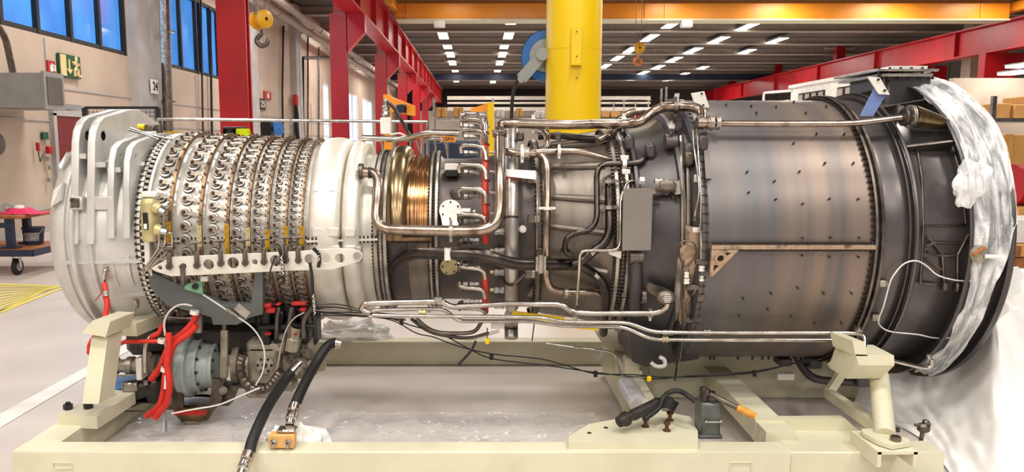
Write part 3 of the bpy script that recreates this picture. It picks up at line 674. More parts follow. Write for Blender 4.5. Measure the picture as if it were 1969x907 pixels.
# ---------------------------------------------------------------- right side stores
b = MB(); p = ony(1945, 180, 26); b.box((22.4, 31.5, 2.25), (6, .3, 4.5)); struct(b.build('wall_right_partition', 'wall_beige'))
Y = 18; t = rack(ony(1875, 300, Y).x, ony(2100, 300, Y).x, Y, 2.9, [.15, ony(1930, 282, Y).z, ony(1930, 232, Y).z], 'long storage rack with crates at the right edge')
crs = [(1895, 1925, 200, 230, 'crate tan box on the upper rack shelf, leftmost'), (1928, 1952, 202, 230, 'tan box in the middle of the upper rack shelf'), (1955, 1990, 186, 230, 'tallest tan box on the upper rack shelf at the right edge')]
for i, (x0, x1, y0, y1, l) in enumerate(crs):
    a = ony(x0, y1, Y - .1); c = ony(x1, y0, Y - .1); b = MB(); b.bev(((a.x + c.x) / 2, Y, (a.z + c.z) / 2), (c.x - a.x, .9, c.z - a.z), .02); tag(b.build('storage_crate', 'crate_wood'), ['leftmost tan box on the upper right rack shelf', 'middle tan box on the upper right rack shelf', 'tall tan box on the upper right rack shelf at the picture edge'][i], 'crate', 'boxes on the right rack')
Y = 14; a = ony(1905, 258, Y); c = ony(2050, 335, Y); b = MB(); b.bev(((a.x + c.x) / 2, Y + .5, (a.z + c.z) / 2), (c.x - a.x, 1.1, a.z - c.z), .02)
for x in (a.x + .3, a.x + 1.1): b.box((x, Y - .07, (a.z + c.z) / 2), (.12, .04, a.z - c.z))
tag(b.build('wooden_crate', 'crate_wood'), 'large wooden transport crate behind the exhaust, topmost of its stack', 'crate')
z0 = c.z
Y = 13; c0 = ony(1950, 355, Y)
cols3 = [('red_paint', 0), ('green_roll', .28), ('blue_paint', .56)]
mat('green_roll', (40, 150, 70), .5)
t = thing('striped_roll', 'large roll banded red, green and blue behind the exhaust', 'roll', c0)
for m_, dx in cols3: b = MB(); b.cyl((c0.x - .05 + dx * .6, Y, c0.z), (c0.x + .14 + dx * .6, Y, c0.z), .35, n=32); b.build('band', m_, t)
b = MB(); b.bev((c0.x + .6, Y + .1, (c0.z - .35) / 2), (1.7, 1.2, c0.z - .36), .02); tag(b.build('wooden_crate', 'crate_wood'), 'wooden crate under the striped roll', 'crate')
Y = 11; a = ony(1935, 423, Y); c = ony(2060, 468, Y); b = MB(); b.bev(((a.x + c.x) / 2, Y + .4, (a.z + c.z) / 2), (c.x - a.x, .7, a.z - c.z), .01); tag(b.build('carton', 'white_paint'), 'white carton with printed mark at the right edge', 'box')
a2 = ony(1935, 469, Y); c = ony(2060, 560, Y); b = MB(); b.bev(((a2.x + c.x) / 2, Y + .45, (a2.z + .15) / 2), (c.x - a2.x, .9, a2.z - .15), .02)
for x in (a2.x + .15, a2.x + .6): b.box((x, Y - .02, a2.z / 2 + .07), (.1, .04, a2.z - .2), 1)
tag(b.build('wooden_crate', ['crate_wood', 'wood']), 'brown wooden crate under the white carton at the right edge', 'crate')
b = MB(); b.box(((a2.x + c.x) / 2, Y + .45, .07), (c.x - a2.x, .9, .14)); tag(b.build('pallet', 'wood'), 'wooden pallet under the crate at the right edge', 'pallet')
# ================================================================ the engine
D = 5.1; AZ = HC - .568
def E(X, R, ph): a = radians(ph); return V((X, D - R * cos(a), AZ + R * sin(a)))
def xm(px, R): return (px - CX) / F * (D - R) / .993
HULL = [(-2.8, .66), (-1.95, .62), (-1.9, .64), (-1.0, .60), (-.99, .62), (-.72, .60), (-.6, .56), (-.3, .55), (-.25, .52), (.05, .52), (.4, .60), (.75, .66), (.8, .70), (1.2, .76), (1.25, .88), (2.2, .88), (2.4, .88), (2.8, .95), (3.2, .98)]
def hull(x):
    if x <= HULL[0][0]: return HULL[0][1]
    for (a, r), (b, q) in zip(HULL, HULL[1:]):
        if x <= b: return r + (q - r) * (x - a) / (b - a)
    return HULL[-1][1]
def S(px, py, h=.05, R=None):
    d = ray(px, py); best = None; bt = 9
    t = 3.2
    f = lambda t: hypot(CAM.y + d.y * t - D, CAM.z + d.z * t - AZ) - ((R if R else hull(d.x * t)) + h)
    prev = f(t)
    while t < 5.6:
        t += .01; v = f(t)
        if v <= 0:
            lo, hi = t - .01, t
            for _ in range(12):
                m_ = (lo + hi) / 2
                if f(m_) > 0: lo = m_
                else: hi = m_
            return CAM + d * hi
        if v < bt: bt = v; best = t
    return CAM + d * best
mat('cast_light', (212, 211, 208), .40, .5, (190, 189, 186), (3, 3, 3), 2, 6, .3, .7, .04, 45)
mat('cast_grey', (176, 176, 172), .45, .45, (152, 152, 148), (3, 3, 3), 2, 6, .3, .7, .04, 45)
mat('case_silver', (236, 233, 226), .34, .5, (196, 192, 184), (3, 3, 3), 2, 6, .3, .7)
mat('case_cream', (232, 228, 218), .36, .35, (214, 209, 198), (3, 3, 3), 2, 6, .3, .7)
mat('bronze_case', (128, 110, 80), .26, .9, (84, 74, 58), (8, 1, 1), 2, 6, .3, .7, c3=(150, 128, 94))
mat('copper_case', (206, 142, 84), .20, .95, (120, 74, 44), (26, 1.2, 1.2), 2, 5, .35, .65, c3=(190, 150, 110))
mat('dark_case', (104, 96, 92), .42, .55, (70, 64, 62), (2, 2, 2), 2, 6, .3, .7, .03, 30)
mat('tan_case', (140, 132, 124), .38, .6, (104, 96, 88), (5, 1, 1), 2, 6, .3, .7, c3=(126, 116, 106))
mat('turbine_case', (142, 127, 116), .40, .65, (106, 105, 107), (7, .35, .35), 1.1, 5, .36, .66, c3=(126, 114, 108))
mat('exhaust_case', (106, 101, 100), .3, .6, (84, 80, 79), (2, 2, 2), 2, 6, .3, .7, rvar=.08)
mat('black_case', (92, 88, 88), .36, .55, (70, 67, 68), (2, 2, 2), 2, 6, .3, .7, rvar=.06)
mat('edge_light', (186, 178, 168), .35, .8, (150, 142, 134), (6, 6, 6), 2)
mat('bolt_dark', (74, 68, 64), .4, .8); mat('bronze_pipe', (156, 136, 120), .24, .95, (104, 90, 80), (5, 5, 5), 2, 5, .3, .7, c3=(178, 162, 148))
mat('dark_pipe', (92, 84, 80), .26, .95, (58, 54, 52), (5, 5, 5), 2, 5, .3, .7)
mat('silver_pipe', (214, 208, 200), .2, 1, (170, 160, 150), (6, 6, 6), 2, 5, .3, .7)
mat('duct_grey', (200, 194, 188), .34, .8, (166, 160, 154), (6, 6, 3), 2)
mat('ring_bronze', (150, 122, 92), .35, .8, (110, 88, 66), (8, 8, 8), 2)
mat('stud_dark', (84, 66, 56), .4, .6); mat('lever_steel', (186, 174, 162), .35, .5, (150, 138, 126), (20, 20, 20), 2)
mat('red_hose', (222, 52, 40), .45, 0, (196, 40, 30), (10, 10, 10), 2); mat('manifold_red', (196, 58, 40), .4, .2, (160, 40, 28), (10, 10, 10), 2)
mat('bright_plate', (240, 236, 228), .35, .2); mat('rust_plate', (176, 138, 104), .4, .7, (112, 88, 72), (8, 8, 8), 2, 6, .3, .7, c3=(190, 168, 146))
mat('cover_grey', (124, 118, 112), .6); mat('tag_blue', (112, 132, 186), .5); mat('duck_grey', (178, 190, 186), .38, .1, (160, 172, 168), (4, 4, 4), 2)
mat('gear_cast', (186, 180, 164), .42, .5, (140, 132, 116), (8, 8, 8), 2, 6, .3, .7, .06, 60); mat('dark_cast', (70, 66, 62), .5, .5, (48, 45, 43), (8, 8, 8), 2)
mat('tan_valve', (206, 194, 148), .4, .4, (176, 164, 116), (8, 8, 8), 2); mat('green_bracket', (122, 176, 142), .45)
def tint(name, lo, hi, col, amount=.8, k=(1, 0, 0)):
    nt = M[name].node_tree; N = nt.nodes; L = nt.links; b = N['Principled BSDF']; src = b.inputs['Base Color'].links[0].from_socket
    tc = N.new('ShaderNodeTexCoord'); sx = N.new('ShaderNodeSeparateXYZ'); L.new(tc.outputs['Object'], sx.inputs[0])
    mr = N.new('ShaderNodeMapRange'); mr.inputs['From Min'].default_value = lo; mr.inputs['From Max'].default_value = hi; mr.inputs['To Min'].default_value = amount; mr.inputs['To Max'].default_value = 0
    L.new(sx.outputs[0], mr.inputs[0]); mx = N.new('ShaderNodeMix'); mx.data_type = 'RGBA'; mx.inputs[7].default_value = srgb(col)
    L.new(mr.outputs[0], mx.inputs[0]); L.new(src, mx.inputs[6]); L.new(mx.outputs[2], b.inputs['Base Color'])
tint('turbine_case', -.55, .25, (104, 105, 108), .85)
ENG = thing('gas_turbine_engine', 'long silver and black gas turbine engine resting on a cream steel stand', 'gas turbine', (0, D, AZ - 1.0))
def lathe_part(name, pr, mats, parent=ENG, n=96, a0=0, a1=360, mis=None, ang=35):
    b = MB(); b.lathe([(x, r) for x, r in pr], (0, D, AZ), (1, 0, 0), n, a0, a1, mis=mis); return b.build(name, mats, parent, ang)
# the lathe's e1 points to the viewer (-Y), e2 up: same angle convention as E()
def pm(seq): return [(xm(px, r), r) for px, r in seq]
def torusprof(px0, px1, r0, hgt, n=12, sq=1.0):
    x0, x1 = xm(px0, r0 + hgt * .5), xm(px1, r0 + hgt * .5)
    return [((x0 + x1) / 2 - (x1 - x0) / 2 * cos(pi * i / n), r0 + hgt * sin(pi * i / n) ** sq) for i in range(n + 1)]
# --- intake / front frame
fr = lathe_part('front_frame', pm([(130, .40), (106, .46), (97, .54), (95, .585), (97, .63), (103, .665), (112, .672), (122, .672), (126, .662), (140, .667), (200, .657), (245, .625), (262, .605)]), 'cast_light')
for px, r0, r1, wd in ((135, .64, .705, .028), (170, .63, .685, .024)):
    x = xm(px, r1); lathe_part('frame_rib', [(x - wd / 2, r0 - .03), (x - wd / 2, r1 - .006), (x - wd / 2 + .006, r1), (x + wd / 2 - .006, r1), (x + wd / 2, r1 - .006), (x + wd / 2, r0 - .03)], 'cast_light', fr)
def arcplate(name, x, th, r0, r1, a0, a1, m, parent, taper=True):
    n = 16; pts = [E(x - th / 2, r0, a0 + (a1 - a0) * i / n) for i in range(n + 1)]
    pts += [E(x - th / 2, r0 + (r1 - r0) * (sin(pi * (1 - i / n)) ** .5 if taper else 1) + .002, a1 - (a1 - a0) * i / n) for i in range(n + 1)]
    b = MB(); b.prism(pts, (th, 0, 0)); return b.build(name, m, parent)
arcplate('frame_rib', xm(208, .66), .022, .59, .665, -3, 42, 'cast_light', fr)
arcplate('frame_rib', xm(238, .65), .022, .58, .655, 2, 42, 'cast_light', fr)
arcplate('frame_rib', xm(208, .66), .022, .59, .655, -36, -2, 'cast_light', fr)
arcplate('frame_rib', xm(238, .65), .022, .58, .645, -32, -4, 'cast_light', fr)
def axrib(px0, px1, ph, r, hgt, th=.018, m='cast_light', parent=fr, name='frame_rib'):
    b = MB(); x0 = xm(px0, r); x1 = xm(px1, r); b.beam(E(x0, r + hgt / 2, ph), E(x1, r + hgt / 2 - .03 * (x1 > x0 + .2), ph), th, hgt, up=(0, -cos(radians(ph)), sin(radians(ph)))); return b.build(name, m, parent)
axrib(126, 268, -11, .625, .06); axrib(150, 262, -33, .61, .06); axrib(150, 250, 28, .61, .04); axrib(165, 262, 44, .62, .06, .03)
for ph in (60, 80, 100, 125, -55, -75, 150, 200, 240): axrib(130, 262, ph, .61, .05)
# lifting lugs as big plates in planes across the axis
def lug(px, poly, hole, m='cast_light', th=.035, nm='lifting_lug'):
    x = xm(px, .69)
    return plate(nm, poly, [hole], th, (x, D, AZ), (0, 1, 0), (0, 0, 1), m, fr, .006)
big = [(-.685, .0), (-.655, .2), (-.625, .4), (-.60, .58), (-.575, .65), (-.53, .70), (-.47, .73), (-.13, .79), (0, .795), (.35, .70), (.55, .52), (.50, .36)] + [(.62 * cos(radians(a)), .62 * sin(radians(a))) for a in range(40, 176, 15)]
lug(141, big, (-.5, .62, .034)); lug(172, big, (-.5, .62, .034))
for px in (141, 172): b = MB(); b.lathe([(-.024, .034), (-.024, .044), (.024, .044), (.024, .034)], (xm(px, .69), D - .5, AZ + .62), (1, 0, 0), 20); b.lathe([(-.022, .034), (-.022, .026), (.022, .026), (.022, .034)], (xm(px, .69), D - .5, AZ + .62), (1, 0, 0), 20, mi=1); b.build('lug_hole_ring', ['cast_light', 'black'], fr)  # black inner ring added to paint the hole dark inside
sm = [(-.665, .04), (-.64, .3), (-.61, .47), (-.57, .545), (-.5, .58), (-.2, .63), (0, .65), (.1, .6)] + [(.59 * cos(radians(a)), .59 * sin(radians(a))) for a in range(85, 174, 15)]
lug(210, sm, (-.53, .5, .018), th=.028); lug(240, sm, (-.53, .5, .018), th=.028)
for (x0, x1, y0, y1) in ((185, 212, .45, .48), (215, 240, .42, .45), (150, 176, .5, .53)):
    b = MB(); b.box(((xm(x0, .6) + xm(x1, .6)) / 2, D - .54, AZ + y0), (xm(x1, .6) - xm(x0, .6), .14, .03)); b.build('web_plate', 'cast_light', fr)
p = S(236, 230, .2); b = MB(); b.box((xm(200, .5), D - .2, AZ + .685), (.015, .17, .15)); lab(b.build('rust_cover', 'rust_plate', fr), 'brown rusty cover plate')
# pads on the frame
p = S(150, 390, .03, .66); b = MB(); b.bev(p, (.075, .06, .08), .006, rot=Matrix.Rotation(radians(0), 3, 'X')); pd = b.build('mount_pad', 'cast_light', fr)
b = MB(); b.bev(p + V((0, -.035, .004)), (.05, .01, .055), .004)
for dx in (-.017, .017):
    for dz in (-.02, .02): b.cyl(p + V((dx, -.05, dz)), p + V((dx, -.03, dz)), .006, n=6)
b.build('pad_cover', 'dull_steel', pd)
p = S(195, 390, .012, .655); b = MB(); b.bev(p, (.145, .05, .08), .004); b.build('name_strip', 'cast_light', fr)
for (x, y) in ((205, 515), (262, 584)):
    p = S(x, y, .01, .64); b = MB(); b.bev(p, (.03, .03, .06), .006); b.cyl(p, p + V((0, -.04, -.04)), .009, n=8); b.build('drain_fitting', 'silver_pipe', fr)
b = MB(); b.prism([S(108, 365, .02, .65), S(126, 350, .03, .65), S(121, 385, .03, .65), S(103, 398, .01, .65)], (0, -.03, 0)); b.build('bracket', 'cast_light', fr)
b = MB(); b.prism([S(118, 318, .02, .66), S(133, 292, .03, .66), S(136, 300, .03, .66), S(122, 325, .01, .66)], (0, -.03, 0)); b.build('bracket', 'cast_light', fr)
def boltring(px, r, n, rb, hl, m='bolt_dark', name='bolt_ring', parent=ENG, a0=-100, a1=110, axial=True, both=False, X=None):
    b = MB(); x = xm(px, r) if X is None else X
    for i in range(n):
        ph = a0 + (a1 - a0) * i / n; c = E(x, r, ph)
        if both: b.cyl(c - V((hl, 0, 0)), c + V((hl, 0, 0)), rb, n=6)
        else: b.cyl(c, c + V((hl, 0, 0)), rb, n=6)
    o = b.build(name, m, parent); o['kind'] = 'stuff'; return o
# flange front frame / compressor
lathe_part('front_flange', pm([(262, .59), (262, .638), (268, .64), (271, .62), (277, .62), (279, .64), (284, .638), (284, .59)]), 'case_silver')
boltring(267, .630, 60, .011, .026, both=True); lathe_part('flange_gap', pm([(270.5, .6), (270.5, .626), (278, .626), (278, .6)]), 'bolt_dark')
boltring(274, .632, 60, .010, .010, 'case_silver', both=True)
# --- compressor casing
CR = lambda x: .603 - (x + 1.93) * .060 / 1.04
def cx(px): 
    X = xm(px, .59)
    for _ in range(3): X = xm(px, CR(X))
    return X
ringpx = [333, 391, 443, 483, 520, 555, 585]; vpx = [306, 357, 410, 455, 494, 531, 563]
pr = [(xm(280, .6), .603)]
for i, p in enumerate(ringpx):
    X = cx(p); r = CR(X); pr += [(X - .045, r + .0), (X - .04, r + .016), (X - .012, r + .016), (X - .01, r + .0), (X + .02, r + .0)]
pr.append((xm(590, .55), .545))
cc = lathe_part('compressor_casing', pr, 'case_silver')
for i, p in enumerate(ringpx):
    X = cx(p); r = CR(X) + .045; wd = [.017, .017, .016, .014, .013, .012, .012][i]
    lathe_part('unison_ring', [(X - wd / 2, r - .012), (X - wd / 2, r + .012), (X + wd / 2, r + .012), (X + wd / 2, r - .012), (X - wd / 2, r - .012)], 'ring_bronze')
# vane levers: boss ring, stud, nut and arm; one mesh per stage shared by its copies
stages = [44, 46, 52, 58, 66, 76, 84]; cand = []; protos = {}
for s_, n in enumerate(stages):
    X = cx(vpx[s_]); r = CR(X); k = [1.08, 1.08, 1.0, .86, .78, .66, .60][s_]
    dx = cx(ringpx[s_]) - X; b = MB()
    b.lathe([(0, .033 * k), (.012, .033 * k), (.014, .029 * k), (.014, .020 * k), (.008, .019 * k)], (0, 0, 0), (0, 0, 1), 16, mi=0); b.lathe([(0, .0352 * k), (.003, .0352 * k), (.003, .033 * k)], (0, 0, 0), (0, 0, 1), 16, mi=1)  # thin dark outer ring paints contact shade around the boss pad
    b.lathe([(.0, .0235 * k), (.016, .0235 * k), (.018, .019 * k)], (0, 0, 0), (0, 0, 1), 16, mi=1); b.lathe([(.0, .0195 * k), (.024, .0195 * k), (.025, .012 * k), (.031, .010 * k), (.032, .002)], (0, 0, 0), (0, 0, 1), 12, mi=2)
    b.prism([(0, .013 * k, .036), (0, -.013 * k, .036), (dx * .95, -.027 * k, .044), (dx, -.022 * k, .044), (dx, -.011, .044)], (0, 0, .004), 2)
    b.prism([(.0125 * k * cos(a_), .0125 * k * sin(a_), .03) for a_ in [i_ * pi / 3 for i_ in range(6)]], (0, 0, .014), 1)
    b.cyl((dx, -.018 * k, .03), (dx, -.018 * k, .058), .007 * k, n=6, mi=1); b.cyl((0, 0, .03), (0, 0, .052), .007 * k, n=6, mi=1)
    me = bpy.data.meshes.new('vane_lever'); me.from_pydata([tuple(v) for v in b.v], [], b.f)
    for m_ in ('case_silver', 'stud_dark', 'lever_steel'): me.materials.append(M[m_])
    me.polygons.foreach_set('material_index', b.m); me.polygons.foreach_set('use_smooth', [True] * len(me.polygons)); me.set_sharp_from_angle(angle=radians(35)); me.update()
    protos[s_] = (me, b)
    st = 360 / n
    for j in range(n):
        ph = -98 + j * st + (s_ % 2) * st * .5
        if ph > 105: break
        q = E(X, r, ph); cand.append((k * cos(radians(ph - 6)) / 1.0, s_, ph, q, r))
cand.sort(key=lambda c: -c[0]); rest = MB()
def frame(ph):
    a = radians(ph); z = V((0, -cos(a), sin(a))); x = V((1, 0, 0)); y = z.cross(x); return Matrix((x, y, z)).transposed()
for i, (_, s_, ph, q, r) in enumerate(cand):
    R = frame(ph)
    if i < 100:
        o = link('vane_lever', protos[s_][0], q, ENG); o.rotation_euler = R.to_euler()
    else:
        b = protos[s_][1]; n0 = len(rest.v); rest.v += [q + R @ v for v in b.v]; rest.f += [tuple(a + n0 for a in f) for f in b.f]; rest.m += b.m
rest.build('vane_levers', ['case_silver', 'stud_dark', 'lever_steel'], ENG)['kind'] = 'stuff'
# small bolts beside every casing band
b = MB()
for i, p in enumerate(ringpx):
    X = cx(p) - .026; r = CR(X) + .016
    for j in range(60):
        ph = -95 + j * 3.4; c = E(X, r, ph); b.cyl(c, E(X, r + .008, ph), .0045, n=5)
b.build('casing_bolts', 'stud_dark', ENG)['kind'] = 'stuff'
# horizontal split flange
def splitflange(px0, px1, r0, r1, m, ph=-1.2, th=.02, hb=.026, nb=0, rb=.006, r2=None, mb='bolt_dark', parent=ENG):
    xa, xb = xm(px0, r1), xm(px1, r1); b = MB()
    re_ = r2 if r2 else r1
    b.prism([E(xa, r0, ph), E(xa, r1, ph), E(xb, re_, ph), E(xb, r0, ph)], (0, 0, th)); o = b.build('split_flange', m, parent)
    if nb:
        b = MB()
        for i in range(nb):
            f_ = (i + .5) / nb; X = xa + (xb - xa) * f_; c = E(X, r1 + (re_ - r1) * f_ - hb * .5, ph); b.cyl(c + V((0, 0, -.014)), c + V((0, 0, th + .016)), rb, n=6)
        b.build('split_bolts', mb, o)['kind'] = 'stuff'
    return o
splitflange(284, 588, .52, .622, 'case_silver', nb=36, r2=.568, th=.012)
# brass link straps over the unison rings
for i, p in enumerate(ringpx):
    X = cx(p); r = CR(X) + .062; y1 = [445, 458, 470, 455, 470, 470, 462][i]; a1 = [10, 8, 9, 7, 6, 8, 8][i]; a0 = [-1, -3, -8, -3, -5, -3, -3][i]
    b = MB(); b.lathe([(X - .013, r), (X - .013, r + .007), (X + .013, r + .007), (X + .013, r), (X - .013, r)], (0, D, AZ), (1, 0, 0), 8, a0, a1)
    for ph in (a0 + 1, (a0 + a1) / 2, a1 - 1): b.cyl(E(X, r, ph), E(X, r + .014, ph), .006, n=6)
    lab(b.build('link_strap', 'brass' if i not in (1, 3) else 'tan_valve', ENG), 'yellow brass strap')
# --- rear compressor plenums
x = lambda px, r: xm(px, r)
pl = lathe_part('bleed_plenum', [(xm(588, .55), .53), (xm(590, .56), .56)] + torusprof(592, 652, .555, .062, 14, .55) + [(xm(655, .55), .53)], 'case_cream')
pl2 = lathe_part('bleed_plenum', [(xm(653, .54), .53)] + torusprof(656, 692, .53, .072, 14, .6) + [(xm(694, .52), .505), (xm(716, .5), .50), (xm(722, .5), .50)], 'case_cream')
for px, r in ((618, .619),): 
    for ph in (28, 6): lathe_part('panel_seam', [(xm(598, r), r - .004), (xm(645, r), r - .004)], 'cast_grey', pl, 2, ph, ph + .5)
splitflange(588, 722, .50, .632, 'case_cream', nb=18, rb=.0055, hb=.012, th=.014, r2=.545)
for px in (606, 636, 668):
    for r_, ph in ((.598, -6), (.603, 4.5)): b = MB(); b.bev(E(xm(px + 5, .6), r_, ph), (.07, .03, .06), .008); b.build('handling_boss', 'case_cream', pl)
lathe_part('combustor_flange', pm([(716, .5), (717, .535), (724, .538), (727, .52), (733, .52), (736, .538), (742, .536), (744, .5)]), 'edge_light')
boltring(721, .528, 84, .008, .022, both=True); boltring(739, .528, 84, .008, .02, both=True)
lathe_part('bronze_plenum', [(xm(738, .5), .485)] + torusprof(740, 782, .49, .075, 14, .55) + [(xm(784, .5), .48)], 'bronze_case', a0=-1, a1=230)
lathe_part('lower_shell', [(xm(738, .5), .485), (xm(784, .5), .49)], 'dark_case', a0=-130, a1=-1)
cp = []
for i in range(9): px = 783 + i * 4.6; cp += [(xm(px, .5), .492 if i % 2 else .500), (xm(px + 3.6, .5), .492 if i % 2 else .500)]
lathe_part('copper_shell', cp, 'copper_case', a0=-1, a1=230, ang=60)
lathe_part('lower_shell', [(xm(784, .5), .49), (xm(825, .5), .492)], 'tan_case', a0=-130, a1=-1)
splitflange(745, 828, .49, .56, 'ring_bronze', nb=22, rb=.006, hb=.028)
lathe_part('combustor_flange', pm([(824, .49), (825, .527), (829, .53), (832, .51), (836, .53), (841, .527), (842, .48)]), 'edge_light')
boltring(827, .520, 78, .008, .018, both=True); boltring(838, .52, 78, .008, .018, both=True)
# --- combustor / mid frame
lathe_part('combustor_case', pm([(841, .49), (850, .475), (900, .475), (935, .485), (950, .50), (1000, .515), (1035, .53)]), 'dark_case')
lathe_part('turbine_mid_case', pm([(1033, .53), (1033, .60), (1040, .60), (1046, .565), (1060, .575), (1120, .60), (1165, .625), (1185, .64), (1186, .67), (1192, .672)]), 'tan_case', mis=[0] * 9, ang=30)
boltring(1036, .588, 70, .009, .024, both=True)
for ph in (26, 8, -14, 48, 70, 90): 
    b = MB(); b.bev(V((xm(1084, .6), 0, 0)), (.05, .05, .3), .012); 
    p0_, p1_ = E(xm(1060, .58), .585, ph), E(xm(1170, .63), .636, ph - 4); b = MB(); b.tube([p0_, p1_], [.018, .024], 8); b.build('case_rib', 'tan_case', ENG)
lathe_part('mid_flange', pm([(1186, .62), (1187, .672), (1193, .675), (1196, .65), (1204, .65), (1207, .68), (1213, .678), (1214, .64)]), 'edge_light')
boltring(1190, .664, 92, .009, .03, both=True); boltring(1210, .668, 92, .009, .026, both=True)
lathe_part('rear_frame_case', pm([(1212, .655), (1222, .66), (1226, .70), (1232, .70), (1236, .672), (1280, .70), (1308, .735), (1312, .775), (1320, .778), (1324, .75), (1345, .80), (1350, .85)]), 'black_case', ang=30)
# --- power turbine case
T0, T1 = 1366, 1688
ptc = lathe_part('turbine_casing', pm([(1345, .84), (1352, .868), (1358, .868), (1360, .856), (1366, .856)] + [(1366 + i * 16.1, .858 + (.0018 if i % 2 else 0)) for i in range(1, 20)] + [(T1, .858)]), 'turbine_case', n=128, ang=60)
boltring(1357, .864, 60, .0065, .016, parent=ENG, both=True)
lathe_part('rear_flange', pm([(1684, .85), (1685, .89), (1690, .892), (1693, .875), (1697, .892), (1702, .89), (1703, .84)]), 'dull_steel')
b = MB()
for j in range(86):
    ph = -98 + j * 2.45; c = E(xm(1680, .89), .872, ph); b.cyl(c, c + V((.045, 0, 0)), .0075, n=6)
b.build('bolt_ring', 'bolt_dark', ENG)['kind'] = 'stuff'
sf = splitflange(1370, 1686, .85, .905, 'rust_plate', ph=-1.0, th=.024, nb=44, rb=.0085, hb=.036)
z2 = lambda sx, sy, l: [(1340 + a / 2.833, sy + b_ / 2.833) for a, b_ in l]
studs = z2(0, 130, [(158, 208), (295, 215), (430, 220), (527, 193), (703, 217), (323, 252), (592, 252), (650, 365), (800, 367), (525, 415), (695, 523), (850, 523), (272, 570), (557, 568), (421, 620), (281, 681), (429, 717), (574, 742), (720, 715), (877, 716)])
studs += z2(0, 430, [(574, 77), (725, 73), (881, 75), (572, 172), (720, 180), (877, 180), (547, 348), (402, 377), (688, 376), (840, 376), (251, 406), (384, 464), (512, 502), (230, 498), (640, 538), (787, 538)])
for (px, py) in studs:
    p = S(px, py, -.02, .88); nrm = (p - V((p.x, D, AZ))).normalized(); b = MB(); b.cyl(p - nrm * .012, p - nrm * .006, .011, n=12); b.cyl(p - nrm * .01, p + nrm * .012, .0055, n=8); b.ball(p + nrm * .012, .0065, 8); b.build('thermocouple_stud', 'bolt_dark', ENG)
# triangular lift bracket
pts = [S(1368, 480, .03, .86), S(1418, 480, .03, .86), S(1369, 530, .03, .86)]
def rel(o, ex, ey, p): d = p - o; return (d.dot(ex), d.dot(ey))
o = pts[0]; ex = V((1, 0, 0)); ey = (pts[2] - pts[0]); ey = (ey - ex * ey.dot(ex)).normalized() * -1
P2 = [rel(o, ex, ey, q) for q in pts]; sw = P2[1][0]; sh = -P2[2][1]
plate('lift_bracket', [(0, 0), (sw, 0), (.012, -sh), (0, -sh)], [(.048, -.045, .026), [(.07, -.012), (sw * .82, -.012), (.088, -.036)], [(.014, -.085), (.03, -.083), (.05, -.088), (.014, -sh * .86)]], .022, o, ex, ey, 'rust_plate', ENG, .003)
b = MB(); c = o + ex * .048 - ey * .045; nz_ = ex.cross(ey); b.lathe([(-.02, .030), (.022, .030), (.022, .019), (-.02, .019)], c, nz_, 20); b.build('bush', 'rust_plate', ENG)
# --- exhaust frame
lathe_part('exhaust_frame', pm([(1702, .845), (1708, .85), (1752, .862), (1757, .862), (1760, .862)]) + pm([(1762, .865), (1763, .905), (1768, .907), (1770, .865), (1778, .858), (1860, .862), (1866, .865)]), 'exhaust_case', ang=30)
lathe_part('exhaust_rib', pm([(1748, .86), (1750, .895), (1753, .895), (1755, .86)]), 'black_case')
lathe_part('exhaust_rim', pm([(1864, .85), (1866, .965), (1871, .97), (1874, .965), (1876, .90), (1920, .92), (1940, .93), (1944, .985), (1953, .99), (1956, .985), (1956, .86)]), 'black_case', ang=30)
for ph in (86, 62, 38): 
    b = MB(); b.prism([E(xm(1770, .9), .86, ph), E(xm(1770, .9), .90, ph), E(xm(1866, .93), .955, ph), E(xm(1866, .93), .86, ph)], V((0, sin(radians(ph)), cos(radians(ph)))) * .012); b.build('frame_web', 'dull_steel', ENG)
def bars(name, segs, h, R, wd, m='dull_steel', hh=.015):
    b = MB()
    for pl_ in segs:
        pts = [S(x_, y_, h, R) for x_, y_ in pl_]
        for a_, c_ in zip(pts, pts[1:]): b.tube([a_, c_], wd, 6)
    return b.build(name, m, ENG)
bars('window_frame', [[(1760, 278), (1764, 285), (1773, 340), (1776, 440)], [(1830, 277), (1843, 320), (1852, 380), (1857, 430)], [(1764, 282), (1832, 276)], [(1776, 434), (1858, 432)]], .005, .865, .006)
bars('frame_truss', [[(1776, 434), (1770, 546)], [(1781, 452), (1812, 488), (1816, 545)], [(1862, 450), (1841, 490), (1841, 552)], [(1780, 474), (1800, 466), (1846, 467)], [(1782, 484), (1810, 492), (1840, 490)], [(1780, 496), (1810, 518)], [(1770, 545), (1800, 547)]], .012, .865, .008)
b = MB(); p = S(1815, 550, .02, .865); q = S(1840, 552, .02, .865)
for c in (p, q): b.bev(c, (.03, .05, .05), .008)
b.build('truss_lug', 'dull_steel', ENG)
# rear upper casing boxes
for (x0, x1, z0, z1) in ((1690, 1768, .82, 1.1),):
    pass
ca = ony(1660, 150, D + .05); cb = ony(1740, 200, D + .05)
b = MB(); b.bev(((ca.x + cb.x) / 2, D, (ca.z + cb.z) / 2 - .08), (cb.x - ca.x, .5, ca.z - cb.z + .16), .02); dc = b.build('duct_stub', 'black_case', ENG)
a_ = ony(1643, 143, D); c_ = ony(1753, 143, D)
b = MB(); b.box(((a_.x + c_.x) / 2, D, a_.z), (c_.x - a_.x, .6, .014)); b.box(((a_.x + c_.x) / 2, D, a_.z - .03), (c_.x - a_.x - .06, .58, .018)); b.build('duct_flange', 'edge_light', dc)
b = MB()
for i in range(6): X_ = a_.x + .02 + (c_.x - a_.x - .04) * i / 5; b.cyl((X_, D - .27, a_.z - .055), (X_, D - .27, a_.z + .02), .008, n=6)
b.build('duct_bolts', 'bolt_dark', dc)
